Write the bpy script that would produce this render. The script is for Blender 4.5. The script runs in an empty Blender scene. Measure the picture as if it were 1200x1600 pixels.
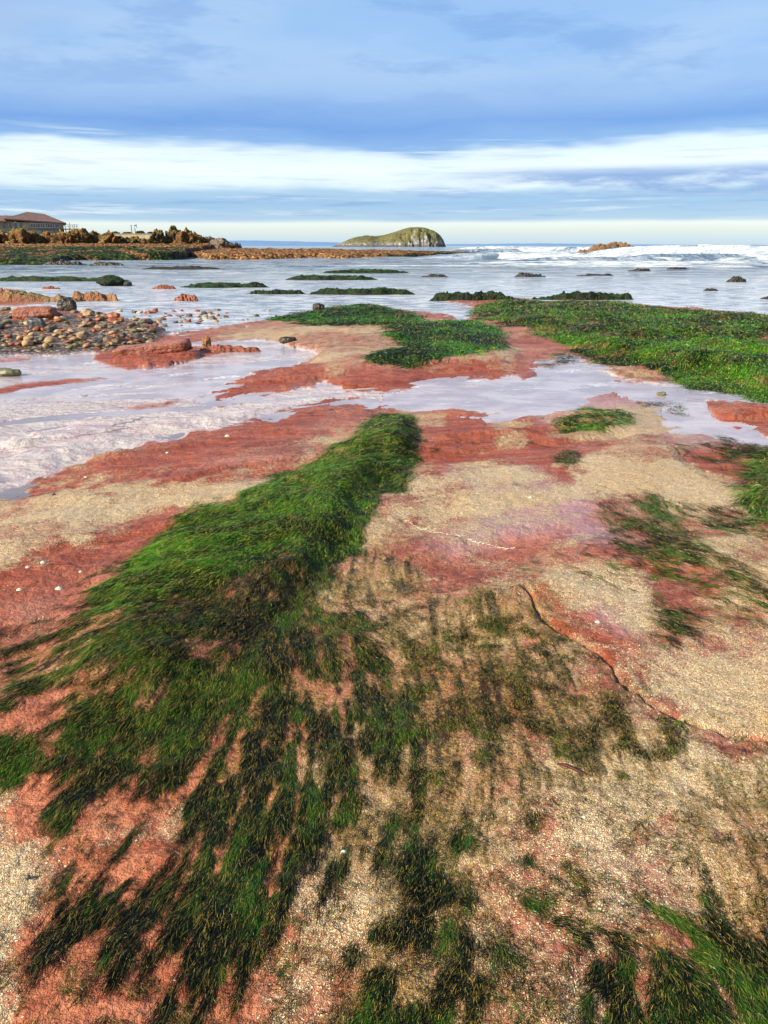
import bpy, bmesh, math, random
import numpy as np
from math import radians, sin, cos, pi
from mathutils import Vector, Matrix, noise as mnoise

random.seed(7); RNG = np.random.default_rng(7)
SC = bpy.context.scene
COL = SC.collection

# ------------------------------------------------------------------ camera
F = 1155.0                      # focal length in photo pixels (1200 x 1600)
TH = radians(19.8); CH = 1.6    # pitch, eye height
cam_d = bpy.data.cameras.new('camera'); cam = bpy.data.objects.new('camera', cam_d); COL.objects.link(cam)
cam_d.sensor_fit = 'VERTICAL'; cam_d.sensor_height = 36; cam_d.lens = 36*F/1600
cam_d.clip_start = .05; cam_d.clip_end = 60000
cam.location = (0, 0, CH); cam.rotation_euler = (pi/2-TH, 0, 0)
SC.camera = cam

# ------------------------------------------------------------------ sun, sky, exposure
SUN_EL = radians(31); SUN_AZ = radians(-118)     # azimuth from +Y (view direction), negative = left
sd = Vector((sin(SUN_AZ)*cos(SUN_EL), cos(SUN_AZ)*cos(SUN_EL), sin(SUN_EL)))
sl = bpy.data.lights.new('sun', 'SUN'); sl.energy = 4.9; sl.angle = radians(.55); sl.color = (1, .91, .75)
sun = bpy.data.objects.new('sun', sl); COL.objects.link(sun)
sun.rotation_euler = sd.to_track_quat('Z', 'Y').to_euler(); sun.location = (-20, -10, 20)
SC.view_settings.view_transform = 'Standard'; SC.view_settings.look = 'None'
SC.view_settings.exposure = 0.80; SC.view_settings.gamma = 1.0

def s2l(c):
    return tuple((x/12.92 if x <= .04045 else ((x+.055)/1.055)**2.4) for x in [v/255 for v in c])

class NT:
    """little node-tree helper"""
    def __init__(s, tree): s.t = tree; s.n = tree.nodes; s.l = tree.links; s.n.clear()
    def node(s, typ, **kw):
        n = s.n.new(typ)
        for k, v in kw.items(): setattr(n, k, v)
        return n
    def put(s, inp, v):
        if v is None: return
        if isinstance(v, bpy.types.NodeSocket): s.l.new(v, inp)
        elif isinstance(v, (tuple, list)):
            v = tuple(v)
            inp.default_value = v + (1,) if (inp.type == 'RGBA' and len(v) == 3) else v
        else: inp.default_value = v
    def math(s, op, a, b=None, c=None, clamp=False):
        n = s.node('ShaderNodeMath', operation=op, use_clamp=clamp)
        s.put(n.inputs[0], a); s.put(n.inputs[1], b); s.put(n.inputs[2], c); return n.outputs[0]
    def vmath(s, op, a, b=None):
        n = s.node('ShaderNodeVectorMath', operation=op); s.put(n.inputs[0], a)
        if b is not None: s.put(n.inputs[1], b)
        return n.outputs[0]
    def noise(s, vec, scale, detail=2, rough=.5, dist=0, col=False):
        n = s.node('ShaderNodeTexNoise'); s.put(n.inputs['Vector'], vec)
        n.inputs['Scale'].default_value = scale; n.inputs['Detail'].default_value = detail
        n.inputs['Roughness'].default_value = rough; n.inputs['Distortion'].default_value = dist
        return n.outputs['Color' if col else 'Fac']
    def vor(s, vec, scale, feature='F1', rnd=1):
        n = s.node('ShaderNodeTexVoronoi', feature=feature); s.put(n.inputs['Vector'], vec)
        n.inputs['Scale'].default_value = scale; n.inputs['Randomness'].default_value = rnd
        return n
    def mix(s, f, a, b, blend='MIX'):
        n = s.node('ShaderNodeMix', data_type='RGBA', blend_type=blend)
        s.put(n.inputs[0], f); s.put(n.inputs[6], a); s.put(n.inputs[7], b); return n.outputs[2]
    def fmix(s, f, a, b):
        n = s.node('ShaderNodeMix', data_type='FLOAT')
        s.put(n.inputs[0], f); s.put(n.inputs[2], a); s.put(n.inputs[3], b); return n.outputs[0]
    def ss(s, v, a, b, lo=0, hi=1):
        n = s.node('ShaderNodeMapRange', interpolation_type='SMOOTHSTEP')
        s.put(n.inputs[0], v); s.put(n.inputs[1], a); s.put(n.inputs[2], b); s.put(n.inputs[3], lo); s.put(n.inputs[4], hi)
        return n.outputs[0]
    def lin(s, v, a, b, lo=0, hi=1):
        n = s.node('ShaderNodeMapRange'); s.put(n.inputs[0], v); s.put(n.inputs[1], a); s.put(n.inputs[2], b)
        s.put(n.inputs[3], lo); s.put(n.inputs[4], hi); return n.outputs[0]
    def ramp(s, v, stops, interp='LINEAR'):
        n = s.node('ShaderNodeValToRGB'); cr = n.color_ramp; cr.interpolation = interp
        while len(cr.elements) > 1: cr.elements.remove(cr.elements[-1])
        for i, (p, c) in enumerate(stops):
            e = cr.elements[0] if i == 0 else cr.elements.new(p)
            e.position = p; e.color = tuple(c)+(1,)
        s.put(n.inputs[0], v); return n.outputs[0]
    def sep(s, v):
        n = s.node('ShaderNodeSeparateXYZ'); s.put(n.inputs[0], v); return n.outputs
    def comb(s, x, y, z):
        n = s.node('ShaderNodeCombineXYZ'); s.put(n.inputs[0], x); s.put(n.inputs[1], y); s.put(n.inputs[2], z); return n.outputs[0]
    def attr(s, name):
        n = s.node('ShaderNodeAttribute', attribute_name=name); return n
    def attr4(s, name):
        n = s.attr(name); sp = s.node('ShaderNodeSeparateColor'); s.l.new(n.outputs['Color'], sp.inputs[0])
        return sp.outputs[0], sp.outputs[1], sp.outputs[2], n.outputs['Alpha']
    def pos(s): return s.node('ShaderNodeNewGeometry').outputs['Position']
    def obj(s): return s.node('ShaderNodeTexCoord').outputs['Object']
    def bump(s, h, strength=.5, dist=.01, normal=None):
        n = s.node('ShaderNodeBump'); s.put(n.inputs['Height'], h); s.put(n.inputs['Strength'], strength)
        n.inputs['Distance'].default_value = dist
        if normal: s.l.new(normal, n.inputs['Normal'])
        return n.outputs[0]
    def principled(s, base, rough=.6, normal=None, spec=.5, out=True):
        n = s.node('ShaderNodeBsdfPrincipled'); s.put(n.inputs['Base Color'], base); s.put(n.inputs['Roughness'], rough)
        s.put(n.inputs['Specular IOR Level'], spec)
        if normal: s.l.new(normal, n.inputs['Normal'])
        if out: s.out(n.outputs[0])
        return n.outputs[0]
    def out(s, sh):
        o = s.node('ShaderNodeOutputMaterial'); s.l.new(sh, o.inputs[0])

def new_mat(name):
    m = bpy.data.materials.new(name); m.use_nodes = True
    return m, NT(m.node_tree)

# world: Nishita sky seen through a layered deck of real-direction clouds
w = bpy.data.worlds.new('World'); SC.world = w; w.use_nodes = True
t = NT(w.node_tree)
sky = t.node('ShaderNodeTexSky', sky_type='NISHITA', sun_disc=False, sun_elevation=SUN_EL, sun_rotation=SUN_AZ)
sky.air_density = 1; sky.dust_density = .6; sky.ozone_density = 2
dirv = t.node('ShaderNodeTexCoord').outputs['Generated']
dx, dy, dz = t.sep(dirv)
az = t.math('ARCTAN2', dx, dy)
el = t.math('ARCSINE', dz)
def skyvec(sx, sy, off=0): return t.comb(t.math('MULTIPLY', az, sx), t.math('MULTIPLY', el, sy), off)
wob = t.noise(skyvec(3, 14), 1, 4, .55)
amp = t.ss(el, .02, .12, .006, .075)
elw = t.math('ADD', el, t.math('MULTIPLY', t.math('SUBTRACT', wob, .5), amp))
# the blue deck dips lower towards the right of the island
rightdip = t.math('MULTIPLY', t.ss(az, .0, .22), t.ss(t.noise(skyvec(5, 26, 3), 1, 6, .62), .36, .56))
K = .45
def stop(e, c): return (e/K, s2l(c))
bands = t.ramp(t.math('DIVIDE', elw, K), [
    stop(0, (186, 210, 230)), stop(.010, (202, 222, 230)), stop(.018, (218, 230, 226)), stop(.026, (232, 242, 238)), stop(.031, (170, 202, 228)), stop(.050, (148, 188, 226)),
    stop(.062, (166, 200, 230)), stop(.070, (222, 240, 250)), stop(.086, (240, 252, 255)), stop(.104, (222, 240, 252)), stop(.114, (136, 178, 228)),
    stop(.135, (108, 156, 222)), stop(.165, (132, 174, 228)), stop(.21, (148, 189, 236)), stop(.27, (154, 192, 236)), stop(.34, (136, 162, 202)), stop(.42, (92, 112, 148))])
# streaky thin cloud, strongest between 1 and 8 degrees
st1 = t.noise(skyvec(4, 90, 8), 1, 6, .62, .3)
st2 = t.noise(skyvec(9, 150, 2), 1, 5, .6)
band_on = t.math('MULTIPLY', t.ss(el, .024, .04), t.ss(el, .112, .135, 1, 0))
c = t.mix(t.math('MULTIPLY', t.math('MULTIPLY', t.ss(st1, .52, .70), band_on), .9), bands, s2l((226, 238, 246)))
c = t.mix(t.math('MULTIPLY', t.math('MULTIPLY', t.ss(st2, .50, .68), band_on), t.ss(el, .06, .07, .55, .22)), c, s2l((122, 160, 214)))
patch = t.math('MULTIPLY', t.math('MULTIPLY', rightdip, t.ss(el, .05, .062)), t.ss(el, .078, .094, 1, 0))
c = t.mix(t.math('MULTIPLY', patch, .85), c, s2l((110, 150, 212)))
# soft large cloud relief overhead
big = t.noise(skyvec(2.2, 9, 5), 1, 5, .55)
fine = t.noise(skyvec(6, 24, 11), 1, 5, .6)
hi = t.ss(el, .12, .2)
c = t.mix(t.math('MULTIPLY', t.math('MULTIPLY', t.ss(big, .40, .62), hi), .6), c, s2l((182, 208, 238)))
c = t.mix(t.math('MULTIPLY', t.math('MULTIPLY', t.ss(fine, .48, .64), hi), .42), c, s2l((108, 154, 218)))
lil = t.noise(skyvec(1.6, 7, 17), 1, 3, .5)
c = t.mix(t.math('MULTIPLY', t.math('MULTIPLY', t.ss(lil, .5, .7), hi), .45), c, s2l((174, 190, 218)))
# low cumulus heads just above the horizon line
c = t.mix(t.ss(el, -.02, .0, 1, 0), c, s2l((140, 150, 165)))
bg1 = t.node('ShaderNodeBackground'); t.put(bg1.inputs[0], sky.outputs[0]); bg1.inputs[1].default_value = .08
bg2 = t.node('ShaderNodeBackground'); t.put(bg2.inputs[0], c); bg2.inputs[1].default_value = .66
mx = t.node('ShaderNodeMixShader'); mx.inputs[0].default_value = .88
t.l.new(bg1.outputs[0], mx.inputs[1]); t.l.new(bg2.outputs[0], mx.inputs[2])
wo = t.node('ShaderNodeOutputWorld'); t.l.new(mx.outputs[0], wo.inputs[0])

# ------------------------------------------------------------------ geometry of the view
def ground_pt(px, py, z=0.0):
    a = (px-600)/F; b = (py-800)/F
    dyv = cos(TH)-b*sin(TH); dzv = -sin(TH)-b*cos(TH)
    tt = (z-CH)/dzv
    return a*tt, dyv*tt
def to_pix(x, y, z):
    rz = z-CH; dep = y*cos(TH)-rz*sin(TH)
    b = (-y*sin(TH)-rz*cos(TH))/dep
    return 600+F*x/dep, 800+F*b
def at(px, py, Y):
    a = (px-600)/F; b = (py-800)/F; tt = Y/(cos(TH)-b*sin(TH))
    return Vector((a*tt, Y, CH+tt*(-sin(TH)-b*cos(TH))))
def mpp(Y): return Y/cos(TH)/F*1.0*cos(TH)/(cos(TH))   # metres per pixel, near enough, at distance Y

# ------------------------------------------------------------------ numpy value noise
def _hash(i, j, k):
    h = (i*374761393 + j*668265263 + k*2147483647 + 1274126177) & 0xffffffff
    h = ((h ^ (h >> 13))*1274126177) & 0xffffffff
    h = (h ^ (h >> 16)) & 0xffff
    return h/65535.0
def vnoise(x, y, seed=0):
    xi = np.floor(x).astype(np.int64); yi = np.floor(y).astype(np.int64)
    fx = x-xi; fy = y-yi; fx = fx*fx*(3-2*fx); fy = fy*fy*(3-2*fy)
    a = _hash(xi, yi, seed); b = _hash(xi+1, yi, seed); c_ = _hash(xi, yi+1, seed); d = _hash(xi+1, yi+1, seed)
    return (a*(1-fx)+b*fx)*(1-fy)+(c_*(1-fx)+d*fx)*fy
def fbm(x, y, octv=4, seed=0, gain=.5):
    s = 0; a = 1; tot = 0
    for o in range(octv):
        s = s+a*vnoise(x*2**o+o*17.3, y*2**o+o*9.1, seed+o*31); tot += a; a *= gain
    return s/tot
def sstep(a, b, v):
    q = np.clip((v-a)/(b-a), 0, 1); return q*q*(3-2*q)

# ------------------------------------------------------------------ polygon fields
RX0, RX1, RY0, RY1, RS = -420, 1620, 380, 1950, 5
gx = np.arange(RX0, RX1+1, RS, dtype=np.float64); gy = np.arange(RY0, RY1+1, RS, dtype=np.float64)
GX, GY = np.meshgrid(gx, gy)
def sdf(poly, closed=True):
    p = np.array(poly, float); n = len(p); best = np.full(GX.shape, 1e9); inside = np.zeros(GX.shape, bool)
    m = n if closed else n-1
    for i in range(m):
        ax, ay = p[i]; bx, by = p[(i+1) % n]
        ex, ey = bx-ax, by-ay; L = ex*ex+ey*ey+1e-9
        tq = np.clip(((GX-ax)*ex+(GY-ay)*ey)/L, 0, 1)
        dd = (GX-ax-tq*ex)**2+(GY-ay-tq*ey)**2
        best = np.minimum(best, dd)
        if closed:
            cnd = ((ay > GY) != (by > GY)) & (GX < (bx-ax)*(GY-ay)/((by-ay) if by != ay else 1e-9)+ax)
            inside ^= cnd
    d = np.sqrt(best)
    return np.where(inside, d, -d) if closed else d
def samp(fld, px, py):
    u = np.clip((px-RX0)/RS, 0, len(gx)-1.001); v = np.clip((py-RY0)/RS, 0, len(gy)-1.001)
    i = u.astype(int); j = v.astype(int); fu = u-i; fv = v-j
    return (fld[j, i]*(1-fu)+fld[j, i+1]*fu)*(1-fv)+(fld[j+1, i]*(1-fu)+fld[j+1, i+1]*fu)*fv

# ---- traced outlines (photo pixels on the shore plane)
WET = [
 [(-420,546),(0,552),(150,549),(168,562),(230,576),(300,566),(330,553),(292,541),(345,541),(395,528),(470,546),(508,553),(470,568),(400,582),(308,620),(345,634),(400,622),(470,606),(505,598),(540,612),(610,612),(660,602),(740,598),(800,588),(850,572),(900,566),(975,590),(968,603),(925,613),(892,632),(850,650),(760,645),(690,638),(640,634),(560,622),(470,632),(400,655),(290,680),(220,703),(150,722),(60,752),(0,774),(-420,870)],
 [(884,560),(930,580),(1000,598),(1060,600),(1110,606),(1180,612),(1420,650),(1620,680),(1620,730),(1420,690),(1250,640),(1150,626),(1095,628),(1112,650),(1150,672),(1200,682),(1350,700),(1350,722),(1150,694),(1090,676),(1050,664),(1020,634),(985,612),(950,604),(920,600),(890,590)],
 [(-420,380),(1620,380),(1620,512),(1200,492),(1100,484),(1000,478),(950,471),(850,470),(790,463),(700,460),(668,462),(700,470),(740,480),(742,492),(722,500),(700,490),(640,484),(600,479),(520,479),(440,494),(340,511),(300,518),(262,524),(235,512),(150,492),(0,486),(-420,482)],
]
SHEEN = [  # damp lilac patches of rock
 [(700,740),(800,730),(900,760),(940,800),(900,830),(800,840),(700,870),(660,850),(760,800)],
 [(820,880),(900,890),(980,950),(1000,985),(960,985),(880,920)],
 [(800,600),(1050,620),(1100,650),(1000,660),(850,655)],
 [(960,640),(1100,660),(1200,700),(1080,700)],
 [(860,800),(960,820),(1000,850),(900,850)],
]
RED = [  # (outline, feather)
 ([(306,619),(360,600),(430,583),(480,572),(512,575),(480,590),(420,606),(350,629)], 5),
 ([(505,600),(560,580),(640,568),(720,562),(775,562),(792,575),(740,592),(660,602),(610,614),(545,614)], 7),
 ([(198,638),(250,628),(287,621),(262,634),(215,642)], 3),
 ([(20,775),(120,745),(220,710),(330,678),(430,650),(510,638),(490,665),(400,700),(300,730),(200,752),(100,772)], 9),
 ([(150,767),(260,740),(330,733),(410,740),(330,749),(230,768)], 4),
 ([(590,628),(640,624),(674,632),(640,641),(600,641)], 4),
 ([(-420,640),(0,600),(100,591),(188,585),(110,601),(0,614),(-420,660)], 5),
 ([(60,840),(200,812),(290,795),(250,845),(120,890),(0,930),(-420,1050),(-420,930),(0,880)], 18),
 ([(650,665),(740,650),(860,655),(885,690),(840,722),(760,745),(700,790),(660,740)], 20),
 ([(850,715),(895,705),(935,735),(880,745)], 8),
 ([(1060,700),(1130,710),(1185,745),(1150,762),(1080,735)], 8),
 ([(820,905),(880,915),(950,985),(990,1020),(960,1050),(880,1000),(830,960)], 12),
 ([(170,545),(330,535),(400,540),(330,556),(200,576),(150,560)], 5),
 ([(380,515),(520,525),(560,545),(440,535)], 14),
 ([(800,585),(830,580),(838,588),(815,594)], 3),
 ([(1100,628),(1180,632),(1250,650),(1200,672),(1150,668),(1112,648)], 6),
 ([(800,795),(960,815),(990,840),(880,830)], 12),
 ([(620,790),(680,775),(690,800),(640,820)], 8),
]
SAND = [  # (outline, density, feather)
 ([(-420,900),(-100,830),(0,795),(100,772),(200,766),(330,747),(420,740),(430,760),(330,785),(250,800),(150,825),(0,862),(-420,960)], .85, 14),
 ([(560,790),(640,765),(700,775),(740,750),(800,740),(880,770),(860,800),(780,830),(740,850),(700,840),(650,830),(600,840),(556,850)], .75, 22),
 ([(900,712),(1000,682),(1060,700),(1080,740),(1150,780),(1170,805),(1100,800),(1000,768),(900,752)], .95, 14),
 ([(830,865),(900,858),(1000,900),(1030,960),(985,965),(900,930),(850,900)], .8, 16),
 ([(1050,820),(1320,790),(1620,1160),(1320,1180),(1150,1140),(1020,1080),(960,1020),(1050,1000),(1150,960),(1100,900)], .78, 34),
 ([(560,500),(700,508),(740,552),(640,560),(590,540)], .7, 8),
 ([(820,1190),(1000,1150),(1250,1190),(1150,1235),(980,1265),(900,1330),(860,1300)], .95, 30),
 ([(520,1240),(680,1200),(820,1230),(860,1350),(820,1450),(900,1550),(700,1550),(450,1560),(430,1450),(480,1350)], .52, 40),
 ([(560,900),(800,900),(960,1060),(1200,1180),(1620,1300),(1620,1950),(560,1950),(450,1400),(560,1200)], .34, 60),
 ([(340,517),(440,497),(600,500),(700,510),(770,560),(640,564),(520,578),(480,558),(420,543)], .66, 9),
 ([(-420,1210),(0,1215),(20,1300),(40,1420),(15,1620),(-420,1950)], .62, 18),
 ([(470,700),(560,660),(600,650),(590,660),(520,705),(440,738)], .42, 12),
 ([(610,745),(660,725),(680,760),(620,790),(570,800)], .5, 14),
 ([(620,642),(700,648),(690,660),(650,665)], .6, 6),
 ([(780,660),(820,672),(812,692),(785,690)], .6, 8),
 ([(480,870),(600,880),(700,960),(640,1050),(560,1000),(500,920)], .45, 30),
 ([(560,520),(680,540),(800,545),(790,560),(640,560)], .6, 8),
 ([(860,555),(990,575),(1200,600),(1200,612),(1000,595)], .4, 6),
 ([(900,640),(1040,640),(1090,690),(980,690),(880,680)], .45, 14),
]
FILM0 = [  # olive film / mats below the weed: (outline, density, feather)
 ([(590,652),(640,648),(660,680),(662,725),(640,762),(600,772),(565,815),(545,855),(500,880),(440,880),(400,930),(330,990),(240,1010),(160,1010),(170,930),(220,875),(280,815),(340,790),(420,758),(440,735),(520,705),(570,668)], .98, 14),
 ([(545,850),(500,930),(600,960),(590,1040),(470,1060),(400,1080),(350,1140),(250,1170),(120,1170),(80,1120),(100,1080),(20,1080),(20,1020),(90,985),(160,925),(300,880)], .74, 30),
 ([(380,1080),(480,1060),(640,1080),(670,1150),(640,1220),(520,1230),(480,1300),(420,1400),(370,1460),(330,1480),(230,1440),(280,1330),(310,1250),(350,1180)], .7, 22),
 ([(740,478),(790,463),(850,470),(960,470),(1000,478),(1200,492),(1620,512),(1620,660),(1200,612),(1130,590),(1050,582),(960,562),(900,547),(850,517),(790,500),(735,492)], 1, 5),
 ([(415,496),(500,485),(575,475),(610,482),(660,492),(660,505),(560,510),(500,508)], 1, 5),
 ([(600,512),(650,503),(740,500),(782,512),(788,545),(720,552),(650,540),(610,527)], .8, 6),
 ([(572,562),(620,545),(700,538),(725,550),(640,564)], .9, 4),
 ([(-420,1160),(40,1135),(64,1165),(20,1220),(-420,1260)], .6, 12),
 ([(520,870),(640,890),(740,930),(850,960),(960,1065),(1080,1150),(1040,1230),(860,1230),(800,1500),(760,1700),(560,1700),(560,1450),(500,1250),(540,1000)], .86, 90),
 ([(930,780),(1010,765),(1100,790),(1200,800),(1620,840),(1620,960),(1200,960),(1120,1000),(1020,1010),(1000,950),(1080,920),(1020,900),(960,860),(925,820)], .42, 22),
 ([(1160,745),(1200,712),(1400,690),(1400,850),(1190,812)], .9, 8),
 ([(960,640),(1040,628),(1080,650),(1000,655)], .5, 8),
 ([(868,662),(900,640),(980,648),(990,662),(920,674),(880,676)], .7, 8),
 ([(920,1520),(960,1450),(1040,1420),(1130,1440),(1620,1500),(1620,1950),(900,1950)], .5, 30),
 ([(780,880),(860,850),(960,860),(1010,900),(880,880),(820,930)], .45, 18),
 ([(600,1430),(700,1400),(760,1600),(560,1700)], .55, 40),
 ([(1100,1200),(1260,1200),(1300,1700),(1150,1700),(1060,1400)], .78, 70),
 ([(820,560),(880,552),(910,562),(850,575)], .5, 6),
 ([(860,712),(890,698),(906,712),(905,724),(880,722)], .6, 6),
]
FILM = FILM0
PLATEAU = [(745,480),(795,466),(850,473),(960,474),(1010,482),(1200,497),(1620,520),(1620,650),(1200,606),(1130,586),(1050,574),(960,556),(905,543),(858,515),(800,500),(750,490)]
RIDGE = [(590,655),(640,650),(658,680),(658,725),(636,758),(600,770),(560,818),(545,860),(480,930),(380,1010),(250,1080),(140,1090),(100,1040),(190,935),(280,830),(420,765),(520,708)]
MOUND = [(340,517),(440,494),(600,479),(720,500),(800,520),(830,565),(790,592),(660,602),(610,612),(545,612),(505,600),(470,570),(420,543)]
LOW = [(930,1480),(1100,1430),(1620,1480),(1620,1950),(880,1950)]
CRACKS = [  # polyline, half width px, depth
 ([(815,945),(860,1000),(950,1060),(965,1085),(1010,1112),(1080,1150),(1130,1165),(1260,1180)], 3.5, .018),
 ([(555,812),(600,815),(650,832),(700,848),(760,862),(800,868),(860,880)], 2.2, .006),
 ([(1075,600),(1040,594),(985,585),(940,570),(900,556)], 3, .01),
 ([(1100,632),(1112,652),(1150,672),(1190,678)], 3, .02),
 ([(0,704),(60,690),(110,668),(150,655)], 2, .006),
 ([(1045,700),(1080,735),(1130,755),(1165,760)], 2, .01),
 ([(930,770),(1000,790),(1100,800),(1180,805)], 2, .008),
 ([(1120,655),(1010,670),(960,665)], 2, .006),
 ([(20,1060),(60,1180),(55,1260),(20,1400)], 2.2, .002),
 ([(150,767),(260,742),(340,738)], 2, .008),
 ([(720,700),(760,690),(765,660)], 2, .006),
 ([(400,566),(480,548),(560,528),(640,508)], 1.6, .008),
 ([(440,555),(560,515),(600,505)], 1.6, .008),
]
fWET = [sdf(p) for p in WET]
fSHE = [sdf(p) for p in SHEEN]
fRED = [(sdf(p), f) for p, f in RED]
fSAND = [(sdf(p), d, f) for p, d, f in SAND]
fFILM = [(sdf(p), d, f) for p, d, f in FILM]
fPLA, fRID, fMOU, fLOW = sdf(PLATEAU), sdf(RIDGE), sdf(MOUND), sdf(LOW)
fEM = [sdf(p) for p in [[(198,640),(250,629),(289,620),(262,634),(215,643)], [(-420,645),(0,602),(100,592),(190,585),(110,602),(0,615),(-420,662)],
   [(150,552),(330,540),(400,541),(330,558),(200,578),(140,562)], [(940,585),(990,596),(1000,600),(960,598)], [(-420,575),(0,560),(60,557),(30,566),(-420,590)],
   [(-420,470),(0,466),(170,472),(0,478),(-420,485)], [(800,583),(835,579),(842,589),(815,596)]]]
fPALE = sdf([(-420,775),(0,702),(110,670),(150,655),(250,646),(400,636),(480,626),(560,618),(600,634),(470,640),(400,662),(290,690),(220,715),(150,735),(60,765),(0,790),(-420,900)])
fCR = [(sdf(p, False), wd, dp) for p, wd, dp in CRACKS]
fCOB = sdf([(-420,482),(0,486),(60,486),(150,490),(235,505),(262,520),(235,540),(180,548),(100,553),(0,556),(-420,556)])

def warp(px, py):
    k = np.clip((py-384)/500, .12, 1)
    wx = (fbm(px/90, py/60, 4, 3)-.5)*34*k+(fbm(px/22, py/16, 3, 5)-.5)*14*k
    wy = (fbm(px/90, py/60, 4, 8)-.5)*22*k+(fbm(px/22, py/16, 3, 11)-.5)*9*k
    return px+wx, py+wy

def height(px, py, x, y):
    """shore height at plane point (x, y) whose plane pixel is (px, py)"""
    qx, qy = warp(px, py)
    wet = np.maximum.reduce([samp(f, qx, qy) for f in fWET])
    k = np.clip((py-384)/300, .15, 1)
    wet = wet+((fbm(x*5, y*2.5, 4, 57)-.5)*16+(fbm(x*17, y*9, 3, 58)-.5)*8)*k
    h = .003+.05*sstep(0, 90, -wet)*k**.5+.010*sstep(0, 12, -wet)*k
    h = np.where(wet > 0, .004-.035*sstep(0, 14*k, wet)-.0*wet, h)
    h = h+.145*sstep(-8, 7, samp(fPLA, qx, qy)+(fbm(x*1.6, y*1.6, 3, 24)-.5)*16)*(.35+.65*sstep(480, 530, py))*(.55+.7*fbm(x*.5, y*.5, 4, 21)+1.3*(fbm(x*1.1, y*1.5, 3, 22)-.5))
    r = samp(fRID, qx, qy)
    lw_ = sstep(470, 300, px)
    h = h+.085*sstep(-6-60*lw_, 40+40*lw_, r)*(.6+.8*fbm(x*2, y*2, 3, 23))
    h = h+.09*sstep(-2, 45, samp(fMOU, qx, qy))
    h = h-.03*sstep(-60, 60, samp(fLOW, qx, qy))
    dry = sstep(-6, 6, -wet)
    # strata: long low steps running from lower left to upper right
    s = (y*.9-x*.42)
    st = fbm(s*3.2+fbm(x*.8, y*.8, 3, 4)*1.8, x*.25, 4, 41)
    h = h+dry*((fbm(x*1.1, y*1.1, 4, 31)-.5)*.07+(st-.5)*.05+(fbm(x*7, y*7, 4, 33)-.5)*.014)
    tq_ = st*9+fbm(x*2.4, y*2.4, 3, 43)*.8; ft = tq_-np.floor(tq_)
    h = h+(.35+.65*sstep(4, 7, y))*dry*(np.floor(tq_)+sstep(.40, .56, ft)-4.5)*.016*sstep(.42, .58, fbm(x*.7, y*.7, 3, 45))*sstep(30, 12, y)
    near = sstep(9, 3, y)
    h = h+dry*near*((fbm(x*45, y*45, 3, 37)-.5)*.007+(fbm(x*17, y*17, 3, 38)-.5)*.012)
    for f, wd, dp in fCR:
        h = h-1.5*dp*np.exp(-(samp(f, qx, qy)/wd)**2)
    h = h+0
    h = np.where(wet > 0, np.minimum(h, .004-.035*sstep(0, 14*k, wet)), np.where(wet > -14*k, h, np.maximum(h, .004)))
    # the pale sand flat in the lower left pool pokes out as ribs through its film of water
    flat = sstep(0, 30, samp(fWET[0], qx, qy))*sstep(640, 700, py)*sstep(560, 420, px)
    rib = fbm(x*2.0+y*1.4, y*3.2-x*.8, 4, 51)
    h = h+flat*(.036+(rib-.52)*.06)
    h = np.where(samp(fCOB, qx, qy) > -10, np.maximum(h, -.03)+.085*sstep(-8, 14, samp(fCOB, qx, qy)), h)
    dg = fbm(s*1.9+fbm(x*.5, y*.5, 3, 47)*1.2, x*.13+y*.06, 4, 48)
    h = h+np.where((px < 600) & (py > 552), sstep(.55, .68, dg)*.034*sstep(0, 14*k, wet), 0)
    for f in fEM: h = np.maximum(h, -.02+.036*sstep(-5, 5, samp(f, qx, qy)+(rib-.5)*8))
    pale = sstep(-6, 10, samp(fPALE, qx, qy)+(rib-.5)*26)
    h = h+pale*.034*sstep(0, 16*k, wet)*(.6+.8*rib)
    return h, wet

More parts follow.
